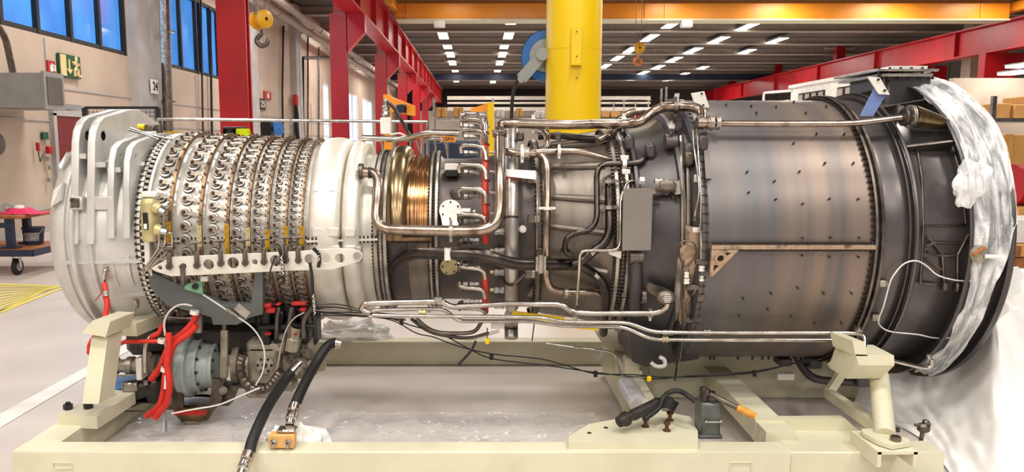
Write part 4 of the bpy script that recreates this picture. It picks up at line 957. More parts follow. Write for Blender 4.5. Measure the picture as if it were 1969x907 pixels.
# cream tagged plate with blue strip
b = MB(); q = [ony(*t_, 4.55) for t_ in ((1668, 147), (1692, 149), (1711, 182), (1690, 181))]; b.prism(q, (0, .012, 0)); pt = b.build('tag_plate', 'bright_plate', ENG)
b = MB(); q = [ony(*t_, 4.57) for t_ in ((1681, 171), (1703, 184), (1679, 223), (1654, 223), (1662, 207))]; b.prism(q, (0, .008, 0)); lab(b.build('blue_strip', 'tag_blue', ENG), 'faded blue strip')
b = MB()
for t_ in ((1688, 153), (1700, 174)): c = ony(*t_, 4.55); b.cyl(c - V((0, .012, 0)), c, .007, n=8)
b.build('screw', 'black', pt)
b = MB(); q = [ony(*t_, 4.75) for t_ in ((1329, 179), (1354, 175), (1364, 206), (1338, 207))]; b.prism(q, (0, .012, 0)); pt = b.build('tag_plate', 'bright_plate', ENG)
b = MB()
for t_ in ((1349, 180), (1352, 202)): c = ony(*t_, 4.75); b.cyl(c - V((0, .012, 0)), c, .006, n=8)
b.build('screw', 'black', pt)
b = MB(); b.beam(ony(1345, 195, 4.77), S(1350, 215, 0, .8), .03, .01); b.build('tag_arm', 'dull_steel', ENG)
# ================================================================ pipes
def path(pts, h, R, dz=0):
    out = []
    for p in pts:
        hh = p[2] if len(p) > 2 else h
        out.append(ony(p[0], p[1], p[3]) if len(p) > 3 else S(p[0], p[1], hh, R))
    return out
def pipe(name, pts, rpx, m, h=.06, R=None, fr=.07, n=12, sm=False, parent=ENG, label=None):
    q = path(pts, h, R); y = sum(p.y for p in q) / len(q); b = MB()
    b.tube(smoothc(q, 6) if sm else fillet(q, fr, 6), rpx / F * y, n); o = b.build(name, m, parent, 60)
    if label: lab(o, label)
    return o
def clamp(px, py, ang, rpx, ln=7, h=.06, R=None, m='bright_plate', parent=ENG, tab=True):
    p = S(px, py, h, R); k = p.y / F; d = V((cos(radians(ang)), 0, -sin(radians(ang)))); n_ = V((d.z, 0, -d.x)); r = rpx * k; l = ln * k / 2
    b = MB(); b.lathe([(-l, r * .95), (-l, r * 1.18), (l, r * 1.18), (l, r * .95)], p, d, 16)
    if tab:
        for s_ in (-1, 1): b.box(p + n_ * s_ * r * 1.5, (ln * k * .8 if abs(d.x) > .5 else r, .01, r * .9 if abs(d.x) > .5 else ln * k * .8))
        b.cyl(p + n_ * r * 1.5 - V((0, .015, 0)), p + n_ * r * 1.5 + V((0, .015, 0)), k * 2, n=6)
    return b.build('pipe_clamp', m, parent)
def coup(px, py, ang, rpx, ln, h=.06, R=None, m='steel', name='coupling', hexn=6, p3=None):
    p = p3 if p3 else S(px, py, h, R); k = p.y / F; d = V((cos(radians(ang)), 0, -sin(radians(ang)))); b = MB(); r = rpx * k; l = ln * k / 2
    b.lathe([(-l, .002), (-l, r * .8), (-l * .9, r), (-l * .2, r), (-l * .15, r * .8), (l * .15, r * .8), (l * .2, r), (l * .9, r), (l, r * .8), (l, .002)], p, d, hexn); return b.build(name, m, ENG, 30)
def fl(px, py, ang, rpx, ln, h=.06, R=None, m='edge_light', nb=8, name='pipe_flange', Y=None):
    p = ony(px, py, Y) if Y else S(px, py, h, R); k = p.y / F; d = V((cos(radians(ang)), 0, -sin(radians(ang)))); b = MB(); r = rpx * k; l = ln * k / 2
    b.lathe([(-l, .002), (-l, r), (-l * .3, r), (-l * .3, r * .9), (l * .3, r * .9), (l * .3, r), (l, r), (l, .002)], p, d, 24)
    u = V((d.z, 0, -d.x)); w_ = d.cross(u)
    for i in range(nb): a = 2 * pi * i / nb; c = p + (u * cos(a) + w_ * sin(a)) * r * .8; b.cyl(c - d * l * 1.5, c + d * l * 1.5, r * .1, n=5)
    return b.build(name, m, ENG, 30)
BP, DP, SP = 'bronze_pipe', 'dark_pipe', 'silver_pipe'
# 1 bronze cooling air pipe
pipe('air_pipe', [(696, 331, .09), (729, 333, .10), (726, 380, .12), (721, 441, .14), (868, 444, .28), (945, 443, .35), (962, 415, .35), (961, 330, .32), (961, 258, .28)], 10.3, BP, R=.52, fr=.13)
fl(694, 329, 0, 15, 7, .07, .54, 'dull_steel'); coup(711, 332, 0, 11, 5, .08, .54, 'bolt_dark', hexn=16)
fl(961, 254, 90, 15, 7, .28, .52, 'edge_light'); fl(961, 260, 90, 14, 5, .28, .52, 'dull_steel')
pipe('air_pipe', [(961, 250, .14), (962, 238, .14), (985, 237, .16), (1025, 238, .16), (1100, 240, .16), (1153, 238, .14), (1206, 238, .14), (1232, 236, .18), (1262, 208, .24), (1300, 204, .29), (1334, 205, .30), (1350, 215, .29), (1350, 233, .28)], 9.3, BP, R=.62, fr=.10, label='brown bare metal pipe')
pipe('air_pipe', [(962, 288, .14), (985, 294, .15), (1010, 295, .15), (1040, 295, .15), (1053, 312, .15), (1053, 400, .13), (1050, 470, .13), (1049, 545, .13), (1070, 562, .13), (1140, 561, .10), (1200, 566, .05), (1240, 570, .05), (1285, 572, .03)], 7.5, BP, R=.56, fr=.11)
pipe('air_pipe', [(1024, 294, .15), (1048, 292, .15), (1054, 268, .15), (1046, 254, .12), (1030, 250, .06)], 7, BP, R=.56, fr=.07)
pipe('air_pipe', [(1030, 293, .15), (1073, 291, .13), (1118, 291, .12), (1165, 305, .08), (1190, 314, .04)], 6, BP, R=.58, fr=.1)
for a in ((1004, 295, 0, 9, 7), (1025, 238, 0, 9, 7), (1199, 236, 0, 9, 8), (1075, 291, 0, 7, 6)): clamp(*a, h=.15, R=.58)
fl(1012, 295, 0, 12, 8, .15, .56); clamp(867, 444, 0, 11, 7, .28, .52, 'edge_light'); clamp(1052, 400, 90, 8, 6, .13, .57)
fl(1088, 562, 0, 12, 6, .12, .57); coup(1198, 566, 0, 8, 8, .05, .62, 'dull_steel', hexn=12); fl(1237, 570, 0, 14, 7, .05, .66, 'tan_case')
clamp(1298, 206, 0, 10, 8, .29, .62, 'dull_steel'); b = MB(); b.beam(S(1302, 182, .2, .7), S(1292, 250, .17, .7), .03, .02); b.build('support_strut', 'dull_steel', ENG)
# rear joint of the top pipe to the exhaust pipe
coup(1355, 236, 0, 13, 32, .07, .875, BP, 'pipe_elbow', 20); fl(1367, 236, 0, 15, 6, .07, .875, 'edge_light'); fl(1379, 236, 0, 14, 7, .07, .875, 'edge_light')
pipe('exhaust_side_pipe', [(1380, 237, .07), (1465, 238, .07), (1640, 238, .07), (1735, 226, .10), (1745, 226, .1)], 6.5, BP, R=.875, fr=.1)
fl(1750, 224, 0, 22, 6, .1, .875, 'edge_light'); fl(1738, 225, 0, 17, 4, .1, .875, 'dull_steel')
b = MB(); p = S(1755, 224, .1, .875); q = ony(1838, 243, p.y + .02); b.tube([p, p + (q - p) * .5, q], [.066, .048, .016], 20); b.build('pipe_cone', 'bronze_case', ENG)
b = MB(); b.cyl(S(1722, 217, .04, .875), S(1733, 219, .04, .875), .05, n=20); b.build('blank_cap', 'black_case', ENG)
# second layer behind top
pipe('oil_pipe', [(1150, 272, .05), (1172, 262, .05), (1192, 230, .06), (1215, 213, .05), (1262, 213, .04)], 7, BP, R=.66, fr=.08)
pipe('oil_pipe', [(1035, 262, .04), (1075, 261, .05), (1160, 268, .05), (1178, 245, .05), (1195, 225, .02)], 6.5, DP, R=.62, fr=.06)
pipe('oil_pipe', [(1050, 272, .03), (1120, 266, .03), (1165, 266, .02)], 3, SP, R=.62)
# 2 dark scavenge pipe
pipe('oil_pipe', [(1098, 490, .10), (1086, 483, .10), (1087, 460, .10), (1105, 447, .10), (1133, 444, .08), (1148, 425, .08), (1147, 330, .08), (1158, 315, .08), (1222, 315, .07), (1240, 308, .07), (1262, 245, .05), (1282, 233, .03), (1330, 237, .02)], 5.5, DP, R=.63, fr=.06)
fl(1087, 481, 90, 10, 5, .10, .60, 'dull_steel'); clamp(1200, 315, 0, 7, 8, .08, .63); clamp(1201, 305, 0, 5, 12, .07, .63, 'bright_plate', tab=False)
for (x_, y_) in ((1201, 303), (1204, 330)): b = MB(); b.bev(S(x_, y_, .09, .64), (.05, .01, .03), .004); b.build('clamp_tab', 'bright_plate', ENG)
# 3 big dark manifold
pipe('oil_manifold', [(757, 522, .02), (766, 505, .06), (792, 486, .14), (830, 487, .2), (930, 488, .33), (982, 507, .29), (1026, 508, .24), (1110, 508, .13)], 12, DP, R=.52, fr=.10, sm=False)
pipe('oil_manifold', [(1100, 508, .10), (1118, 505, .10), (1138, 484, .09), (1162, 470, .08), (1173, 445, .07), (1172, 400, .06), (1171, 345, .05)], 9, DP, R=.62, fr=.09)
pipe('oil_manifold', [(1112, 508, .10), (1140, 524, .09), (1158, 540, .08), (1166, 565, .07), (1164, 595, .05), (1160, 640, .02)], 9, DP, R=.62, fr=.09)
for (x_, y_, a_, r_) in ((1139, 484, 42, 13), (1145, 528, -45, 13), (1170, 348, 90, 12), (1171, 398, 90, 11)): clamp(x_, y_, a_, r_ - 2, 7, .08, .62, 'edge_light')
clamp(861, 488, 90, 6, 24, .27, .52, 'bright_plate', tab=False); clamp(1040, 507, 90, 5, 36, .24, .55, 'edge_light', tab=True)
# 4 thin white tube
pipe('sense_tube', [(1109, 590, .16), (1113, 530, .16), (1115, 482, .16), (1185, 481, .13), (1193, 470, .12), (1193, 420, .10), (1194, 378, .10), (1206, 348, .08), (1262, 347, .04)], 3.2, SP, R=.60, fr=.04, label='thin pale tube')
b = MB(); b.prism([S(1169, 483, .10, .62), S(1195, 483, .10, .62), S(1194, 497, .10, .62), S(1172, 489, .10, .62)], (0, .012, 0)); b.build('tube_bracket', 'bright_plate', ENG)
# 5 chrome drain pipes
Yd = 4.42
pipe('drain_pipe', [(712, 601, 0, Yd), (694, 596, 0, Yd), (700, 583, 0, Yd), (740, 582, 0, Yd), (850, 579, 0, Yd), (866, 590, 0, Yd), (890, 589, 0, Yd), (969, 583, 0, Yd), (1082, 585, 0, Yd), (1100, 600, 0, Yd), (1130, 602, 0, Yd), (1262, 602, 0, 4.38), (1282, 592, 0, 4.36), (1284, 578, 0, 4.36)], 6, SP, fr=.05)
pipe('drain_pipe', [(716, 611, 0, Yd + .03), (705, 603, 0, Yd + .03), (716, 596, 0, Yd + .03), (810, 594, 0, Yd + .03), (856, 594, 0, Yd + .03), (878, 617, 0, Yd + .03), (1020, 617, 0, Yd + .03), (1080, 626, 0, Yd), (1199, 628, 0, Yd - .05), (1253, 652, 0, Yd - .1), (1300, 653, 0, Yd - .1), (1610, 654, 0, Yd - .12), (1633, 656, 0, Yd - .12), (1622, 678, 0, Yd - .05), (1592, 700, 0, Yd)], 4, SP, fr=.05)
pipe('drain_pipe', [(716, 606, 0, Yd - .04), (810, 608, 0, Yd - .04), (925, 608, 0, Yd - .04), (1042, 610, 0, Yd - .04), (1080, 618, 0, Yd - .06), (1206, 620, 0, Yd - .1), (1255, 638, 0, Yd - .15), (1300, 639, 0, Yd - .16), (1640, 640, 0, Yd - .2), (1664, 643, 0, Yd - .2), (1661, 675, 0, Yd - .25), (1700, 689, 0, Yd - .25), (1776, 707, 0, Yd - .2), (1791, 706, 0, Yd - .2), (1791, 690, 0, Yd - .2)], 4, SP, fr=.05)
coup(0, 0, 0, 6, 20, p3=ony(1284, 639, Yd - .15)); coup(0, 0, 0, 6, 12, m='tan_valve', p3=ony(1279, 652, Yd - .1)); coup(0, 0, 0, 6, 14, p3=ony(1359, 639, Yd - .16)); coup(0, 0, 90, 6, 12, p3=ony(1701, 693, Yd - .25)); coup(0, 0, 70, 5, 10, p3=ony(1786, 685, Yd - .2))
coup(0, 0, 0, 8, 16, m='silver_pipe', p3=ony(843, 577, Yd)); coup(0, 0, 0, 6, 14, m='tan_valve', p3=ony(812, 600, Yd)); coup(0, 0, 90, 6, 14, p3=ony(1106, 614, Yd - .06))
pipe('drain_pipe', [(800, 612, 0, 4.5), (822, 632, 0, 4.5), (845, 640, 0, 4.5), (895, 641, 0, 4.5), (915, 637, 0, 4.48), (925, 620, 0, 4.46)], 4, 'dull_steel', fr=.05)
pipe('drain_pipe', [(790, 612, 0, 4.5), (826, 640, 0, 4.5), (900, 652, 0, 4.5), (940, 640, 0, 4.5)], 3.5, DP, fr=.08)
pipe('drain_pipe', [(880, 648, 0, 4.5), (905, 653, 0, 4.5), (930, 645, 0, 4.5), (960, 636, 0, 4.5)], 3, SP, fr=.05)
fl(1251, 602, 0, 8, 5, m='edge_light', Y=4.38); clamp(1250, 605, 0, 6, 6, .05, .76)
# lower crossover hoses and loose wiring
for i, (pts, r_, l_) in enumerate([([(600, 600), (715, 603), (790, 625), (850, 643), (905, 672), (950, 690), (1050, 702), (1140, 715), (1200, 722), (1260, 728), (1330, 722), (1440, 715), (1520, 700), (1580, 690)], 1.3, 'black cable sagging along the engine underside'),
    ([(610, 605), (740, 612), (800, 640), (835, 648), (880, 665), (945, 680), (1040, 690), (1100, 706), (1145, 718), (1215, 720), (1300, 725), (1450, 716), (1560, 688)], 1.2, 'second black cable of the sagging pair'),
    ([(1050, 660), (1100, 667), (1170, 676), (1185, 690), (1198, 722), (1240, 725)], 2.2, 'steel tube')]):
    pipe('cable' if i < 2 else 'drain_pipe', [(a, b_, 0, 4.5) for a, b_ in pts], r_, 'rubber' if i < 2 else 'steel', sm=True, n=6)
pipe('cable', [(915, 655, 0, 4.5), (905, 675, 0, 4.48), (880, 702, 0, 4.46)], 2.6, 'rubber', sm=True)
for (x_, y_) in ((772, 618), (945, 685), (1145, 718), (1451, 717)):
    b = MB(); b.cyl(ony(x_, y_ - 5, 4.49), ony(x_, y_ + 6, 4.49), .012, n=8); b.build('cable_clamp', 'black', ENG)
for (x_, y_, y2) in ((937, 650, 662), (1248, 722, 734)):
    b = MB(); b.cyl(ony(x_, y_ - 20, 4.48), ony(x_, y_, 4.48), .004, n=5); b.bev(ony(x_, (y_ + y2) / 2, 4.48), (.028, .02, .036), .006, 1); lab(b.build('yellow_cap', ['dull_steel', 'yellow_paint'], ENG), 'small yellow plastic cap')
# 6 silver vertical duct ring
def ringpipe(px, y0, y1, rpx, m, h, R, name, n=16, parent=ENG, k=8):
    pts = [S(px, y0 + (y1 - y0) * i / k, h, R) for i in range(k + 1)]; y = pts[k // 2].y; b = MB(); b.tube(pts, rpx / F * y, n); return b.build(name, m, parent, 60)
ringpipe(984, 250, 590, 13.5, 'duct_grey', .03, .60, 'bleed_duct'); ringpipe(983, 606, 650, 13.5, 'duct_grey', .03, .60, 'bleed_duct', k=3)
for y_ in (418, 540): ringpipe(983, y_ - 2, y_ + 2, 14.6, 'bolt_dark', .03, .60, 'duct_clamp', k=2)
ringpipe(984, 341, 347, 14.5, 'red_hose', .03, .60, 'red_band', k=2)
b = MB(); q = [S(*t_, .15, .55) for t_ in ((973, 325), (1030, 328), (1031, 345), (974, 339))]; b.prism(q, (0, .006, 0)); lab(b.build('white_tape', 'white_paint', ENG), 'blank white tape flag')
# 7 fuel manifold with pigtails
ringpipe(933, 228, 468, 6.5, 'manifold_red', .08, .68, 'fuel_manifold', 12, k=16); ringpipe(933, 530, 600, 6.5, 'manifold_red', .08, .68, 'fuel_manifold', 12, k=6)
for i, (ya, full) in enumerate([(219, 1), (230, 1), (249, 1), (279, 1), (316, 1), (362, 1), (412, 1)]):
    s_ = [.8, .85, .95, 1, 1, 1, .9][i]; hh = 11 * s_; x0 = 888 - (i > 3) * 4
    pipe('fuel_tube', [(x0, ya + hh + 4, .04), (x0 - 2, ya + hh * .3, .07), (x0 + 10, ya, .09), (920, ya + 1, .11), (933, ya + 8 * s_, .11), (935, ya + 30 * s_, .10)], 4.5, SP, R=.68, fr=.04, label='bright curved fuel tube')
    coup(912, ya + 15 * s_, 0, 5 * (.6 + .4 * s_), 22, .06, .68, 'steel', 'fuel_nozzle'); coup(896, ya + 15 * s_, 0, 6 * (.6 + .4 * s_), 8, .06, .68, 'steel', 'nozzle_nut')
    b = MB(); c = S(934, ya + 31 * s_, .10, .50); b.lathe([(-.008, .015), (-.008, .026), (.008, .026), (.008, .015)], c, (0, 0, 1), 12); b.build('tube_nut', 'silver_pipe', ENG)
for i, (ya, yb) in enumerate([(511, 535), (549, 572), (588, 602)]):
    pipe('fuel_tube', [(882, ya - 4, .05), (886, ya + 2 + i, .08), (915, ya + 4 + i * .5, .10), (930, ya + 8, .10), (933, yb, .09)], 4.5, SP, R=.68, fr=.04)
for ya in (463, 506, 547, 580): coup(912, ya, 0, 6.5, 20, .07, .68, 'steel', 'fuel_nozzle'); coup(895, ya, 0, 7, 9, .07, .68, 'steel', 'nozzle_nut'); pipe('nozzle_stem', [(890, ya, .06), (883, ya + 3, .06), (884, ya + 14, .0)], 4, 'dull_steel', R=.68, fr=.02)
for ya in (445, 482, 523, 557, 587): coup(960, ya, 0, 7, 20, .05, .51, 'steel', 'igniter_nut'); coup(948, ya, 0, 4, 12, .04, .51, 'tan_valve', 'igniter_stem')
for ya in (293, 330, 370, 410): coup(948, ya, 0, 3, 14, .08, .68, 'steel', 'manifold_fitting')
# plates and boxes on the combustor
def disc(px, py, rp, h, R, m, holes=6, tab=None, name='cover_plate'):
    p = S(px, py, h, R); nrm = (p - V((p.x, D, AZ))).normalized(); k = p.y / F; r = rp * k; ex_ = V((1, 0, 0)); ey_ = nrm.cross(ex_) * 1; ey_ = -ey_ if ey_.z < 0 else ey_
    outer = [(r * cos(2 * pi * i / 36), r * sin(2 * pi * i / 36)) for i in range(36)]
    if tab: outer = [(r * cos(radians(a)), r * sin(radians(a))) for a in range(-30, 211, 10)] + [(-r * .62, -r * 1.7), (r * .66, -r * 1.7)]
    o = plate(name, outer, [], .014, p, ex_, ey_, m, ENG, .002)
    b = MB()
    for i in range(holes): a = 2 * pi * i / holes + .5; c = p + (ex_ * cos(a) + ey_ * sin(a)) * r * .78; b.cyl(c, c + nrm * .016, r * .09, n=8)
    b.build('plate_bolts', 'bolt_dark', o); return o
disc(866, 405, 21, .04, .48, 'bright_plate', 6, True); disc(864, 512, 17, .04, .48, 'tan_valve', 5)
b = MB(); b.cyl(S(888, 406, .07, .48), S(905, 406, .08, .48), .02, n=12); b.ball(S(912, 407, .08, .48), .012); b.build('probe', 'bright_plate', ENG)
b = MB(); c = S(869, 322, .05, .48); b.bev(c, (.09, .06, .05), .004); b.bev(c + V((0, -.01, -.035)), (.085, .055, .045), .006, 1); lab(b.build('junction_box', ['bright_plate', 'black'], ENG), 'white topped black box')
b = MB(); b.bev(S(886, 330, .0, .48), (.2, .06, .12), .02); b.build('casing_pad', 'dark_case', ENG); b = MB(); b.bev(S(890, 375, -.01, .48), (.16, .05, .08), .02); b.build('casing_pad', 'dark_case', ENG)
# grey cover, valve castings
p = S(1225, 422, .12, .66); k = p.y / F; b = MB(); b.bev(p, (56 * k, .02, 120 * k), .002); lab(b.build('cover_panel', 'cover_grey', ENG), 'plain flat grey rectangular panel')
def casting(pts, th, h, R, m, name):
    q = [S(x_, y_, h, R) for x_, y_ in pts]; b = MB(); b.prism(q, (0, th, 0)); return b.build(name, m, ENG)
casting([(1305, 346), (1313, 348), (1312, 372), (1300, 374), (1291, 368), (1283, 375), (1268, 371), (1254, 373), (1250, 364), (1290, 356)], .04, .05, .72, 'tan_case', 'valve_flange')
b = MB(); p = S(1262, 358, .07, .70); q = S(1300, 358, .07, .72); b.tube([p, q], [.03, .034], 14); b.build('valve_body', 'tan_case', ENG)
b = MB(); p = S(1284, 356, .11, .72); b.ball(p, .04, 16, sc=(1.3, .4, .8)); b.build('valve_cap', 'tan_case', ENG)
coup(1266, 348, 0, 6, 16, .10, .70, 'silver_pipe'); coup(1234, 347, 0, 8, 9, .08, .68, 'bright_plate'); coup(1261, 380, 90, 5, 8, .07, .7, 'bolt_dark'); coup(1296, 379, 90, 5, 8, .07, .7, 'bolt_dark')
casting([(1243, 552), (1248, 543), (1262, 549), (1272, 553), (1284, 556), (1292, 560), (1300, 575), (1303, 590), (1294, 592), (1288, 580), (1262, 570), (1248, 562)], .04, .05, .72, 'tan_case', 'valve_flange')
b = MB(); p = S(1281, 571, .10, .72)
b.ball(p, .05, 18, sc=(1.15, .6, .85))
for i in range(-2, 3): b.box(p + V((0, -.029, i * .011)), (.05 - abs(i) * .008, .006, .004), 1)
b.build('valve_cap', ['tan_case', 'bright_plate'], ENG)
# dark drum behind with fittings
b = MB(); b.cyl(S(1278, 272, .02, .76), S(1300, 272, .02, .76), .045, n=20); b.build('drum_port', 'dark_case', ENG)
ringpipe(1222, 487, 600, 14, 'black_case', .01, .68, 'drain_tower', k=5); fl(1222, 492, 0, 16, 26, .03, .67, 'dull_steel', 0, 'tower_clamp')
b = MB()
for (x0, y0, x1, y1) in ((1310, 262, 1322, 640), (1322, 262, 1330, 640)):
    pts = [S(x0 + (x1 - x0) * (.3 * sin(pi * i / 8)), y0 + (y1 - y0) * i / 8, .015, .76) for i in range(9)]; b.tube(pts, .012, 6)
b.build('hoop_band', 'edge_light', ENG)
pipe('sense_tube', [(1333, 250, .09), (1335, 290, .09), (1343, 340, .08), (1345, 375, .07), (1336, 410, .05), (1336, 420, .03)], 2, SP, R=.80, fr=.04); pipe('sense_tube', [(1340, 250, .10), (1343, 300, .09), (1348, 380, .06), (1347, 440, .06), (1348, 498, .06)], 2, SP, R=.80, fr=.04)
b = MB(); b.beam(S(1356, 262, .02, .87), S(1362, 345, .02, .87), .03, .02); b.bev(S(1352, 275, .03, .87), (.05, .04, .09), .01); b.build('edge_bracket', 'dark_case', ENG)
for (x_, y_, w1, w2) in ((1345, 343, .06, .045), (1345, 442, .08, .03)): b = MB(); b.bev(S(x_, y_, .02, .80), (w1, .02, w2), .004); b.build('tube_bracket', 'bright_plate', ENG)
# bronze shield with harness
casting([(1318, 434), (1358, 438), (1364, 480), (1362, 520), (1352, 590), (1330, 618), (1305, 618), (1306, 480), (1318, 470)], .02, .01, .80, 'rust_plate', 'heat_shield')
casting([(1303, 498), (1310, 486), (1308, 590), (1300, 618), (1298, 560)], .02, .03, .79, 'edge_light', 'shield_edge')
pipe('harness_wire', [(1316, 516, .06), (1306, 490, .06), (1308, 468, .06), (1322, 463, .06), (1336, 470, .06), (1337, 492, .06), (1320, 512, .06), (1311, 530, .06), (1312, 600, .06), (1314, 640, .06), (1304, 690, .04), (1297, 732, .02)], 1.8, 'dull_steel', R=.80, sm=True, n=6)
pipe('harness_wire', [(1345, 430, .06), (1350, 470, .06), (1349, 510, .06), (1345, 545, .05), (1320, 585, .05), (1316, 620, .05), (1312, 660, .05), (1302, 725, .03)], 1.4, 'silver_pipe', R=.80, sm=True, n=6)
pipe('harness_wire', [(1322, 550, .06), (1332, 585, .06), (1328, 610, .06), (1330, 640, .05), (1320, 665, .04), (1300, 700, .03)], 1.5, 'rubber', R=.80, sm=True, n=6)
for (x_, y_, r_) in ((1320, 540, 6), (1349, 516, 6), (1349, 535, 5), (1320, 528, 5)): coup(x_, y_, 90, r_, 11, .06, .80, 'bright_plate', 'connector')
for (x_, y_, w1, w2) in ((1335, 552, .10, .03), (1350, 503, .08, .03), (1331, 615, .12, .03), (1347, 568, .04, .07), (1352, 452, .03, .05), (1352, 500, .03, .05)): b = MB(); b.bev(S(x_, y_, .05, .80), (w1, .03, w2), .004); b.build('harness_bracket', 'dull_steel', ENG)
fl(1336, 421, 90, 6, 5, .03, .80, 'dull_steel', 6)
# small fittings along x=1035
pipe('sense_tube', [(1032, 330, .17), (1033, 400, .17), (1032, 480, .17)], 1.3, SP, R=.55); pipe('sense_tube', [(1030, 520, .17), (1030, 600, .15), (1023, 655, .12)], 1.3, 'dull_steel', R=.55)
for (x_, y_) in ((1024, 421), (1018, 527), (1022, 345), (1040, 484)): b = MB(); b.bev(S(x_, y_, .10, .55), (.06, .03, .05), .005); b.bev(S(x_ + 9, y_, .11, .55), (.03, .02, .045), .004, 1); b.build('clamp_block', ['dull_steel', 'edge_light'], ENG)
b = MB(); b.prism([S(1013, 570, .05, .53), S(1028, 545, .05, .53), S(1028, 570, .05, .53)], (0, .02, 0)); b.build('gusset', 'tan_case', ENG)
b = MB(); c = S(1005, 440, .05, .53); b.cyl(c + V((0, .02, 0)), c - V((0, .02, 0)), .022, n=16); b.cyl(c - V((0, .02, 0)), c - V((0, .03, 0)), .012, n=10); b.build('gauge_port', 'bright_plate', ENG)
b = MB(); b.beam(S(985, 551, .12, .55), S(1010, 527, .12, .55), .012, .012); b.build('clamp_strut', 'dull_steel', ENG)
for (x_, y_) in ((1048, 255), (1072, 262), (1000, 262)): b = MB(); b.bev(S(x_, y_, .05, .62), (.05, .05, .06), .01); b.build('bracket', 'dull_steel', ENG)
for (x_, y_, m_) in ((1210, 275, 'black_case'), (1250, 290, 'black_case'), (1325, 290, 'dark_case'), (1325, 305, 'dull_steel')): b = MB(); b.bev(S(x_, y_, -.02, None), (.06, .06, .09), .015); b.build('casing_pad', m_, ENG)
# pieces on top: long silver pipe, white post, loop
pipe('vent_pipe', [(697, 265, 0, 5.0), (775, 268, 0, 4.95), (826, 255, 0, 4.85), (884, 256, 0, 4.8)], 6, SP, fr=.06)
b = MB(); p = ony(742, 258, 4.98); q = ony(742, 226, 4.98); b.bev((p + q) / 2, (.07, .05, p.z * -1 + q.z), .006); b.build('post_bracket', 'bright_plate', ENG)
b = MB(); b.lathe([(0, .02), (.02, .03), (.04, .02), (.05, .028), (.07, .028), (.08, .014), (.1, .02), (.12, .012)], q, (0, 0, 1), 14); b.build('vent_cap', 'steel', ENG)
pipe('vent_pipe', [(742, 206, 0, 4.98), (745, 197, 0, 4.98), (758, 208, 0, 4.98), (772, 232, 0, 4.98), (782, 250, 0, 5.0), (790, 262, 0, 5.0)], 3.5, DP, sm=True)
pipe('cable', [(744, 250, 0, 4.97), (752, 258, 0, 4.96), (768, 256, 0, 4.96), (782, 262, 0, 4.98)], 1.5, 'white_paint', sm=True)
for (x0, x1) in ((733, 741), (800, 812), (836, 842)): pipe('support_rod', [(x0, 266, 0, 4.98), (x1 - 3, 302, 0, 5.0)], 2.2, 'steel')
pipe('sense_tube', [(815, 268, 0, 4.9), (850, 266, 0, 4.9), (856, 275, 0, 4.9), (861, 300, 0, 4.9)], 1.8, SP, fr=.03)
# items on compressor top left: yellow-capped sensor
b = MB(); p = ony(262, 248, 4.9); b.cyl(ony(262, 250, 4.9), ony(310, 246, 4.9), .012, n=8); b.bev(ony(290, 246, 4.9), (.06, .05, .04), .008); b.cyl(ony(306, 240, 4.9), ony(308, 256, 4.9), .022, n=12); b.build('top_fitting', 'dull_steel', ENG)
b = MB(); b.cyl(ony(266, 243, 4.88), ony(278, 244, 4.88), .018, n=10); lab(b.build('yellow_cap', 'yellow_paint', ENG), 'yellow plastic cap')
b = MB(); b.beam(ony(316, 254, 4.85), ony(342, 254, 4.85), .02, .012); lab(b.build('yellow_strip', 'brass', ENG), 'yellow strip')
pipe('top_rod', [(250, 246, 0, 4.85), (300, 262, 0, 4.82), (330, 268, 0, 4.8)], 2, 'steel'); pipe('top_rod', [(247, 250, 0, 4.75), (290, 262, 0, 4.7), (305, 268, 0, 4.7)], 2, 'steel')
# left actuator on the compressor
p = S(292, 423, .10, .61); k = p.y / F
b = MB(); b.bev(p, (24 * k, .09, 78 * k), .012); ac = b.build('vane_actuator', 'tan_valve', ENG)
b = MB(); b.lathe([(-.125, .03), (-.12, .048), (-.1, .05), (.1, .05), (.115, .045), (.13, .035)], p + V((-.005, -.01, 0)), (0, 0, 1), 20); b.build('cylinder', 'tan_valve', ac)
b = MB(); b.bev(p + V((-.01, -.062, 0)), (.03, .006, .1), .002); b.box(p + V((-.01, -.067, -.03)), (.018, .004, .03), 1); b.build('data_plate', ['black', 'white_paint'], ac)
for (x0, y0, x1, y1, r_) in ((298, 398, 318, 408, .03), (300, 441, 322, 446, .03)):
    b = MB(); a_ = S(x0, y0, .16, .61); c_ = S(x1, y1, .16, .61); b.tube([a_, a_ + (c_ - a_) * .5], [r_ * 1.2, r_], 12); b.tube([a_ + (c_ - a_) * .45, c_], [r_ * .8, r_ * .7], 8, 1); b.build('port_fitting', ['tan_valve', 'steel'], ac)
b = MB(); b.bev(p + V((.0, 0, .15)), (.09, .06, .04), .01); b.build('actuator_cap', 'bright_plate', ac)
pipe('hydraulic_tube', [(305, 400, .16), (314, 402, .17), (317, 440, .17), (318, 470, .17), (280, 520, .08), (274, 530, .04)], 2, SP, R=.61, fr=.03); pipe('hydraulic_tube', [(320, 450, .17), (330, 446, .17), (332, 470, .16), (325, 480, .14), (283, 520, .08)], 2, SP, R=.61, fr=.03); pipe('hydraulic_tube', [(306, 452, .16), (306, 475, .15), (290, 500, .1), (272, 522, .05)], 2, SP, R=.61, fr=.03)
b = MB(); b.bev(S(325, 476, .15, .61), (.06, .04, .03), .006); b.build('tube_block', 'dull_steel', ENG)
b = MB(); b.beam(S(284, 462, .05, .62), S(286, 520, .05, .62), .03, .03, up=(0, -1, 0)); b.build('actuator_rod', 'bright_plate', ENG)
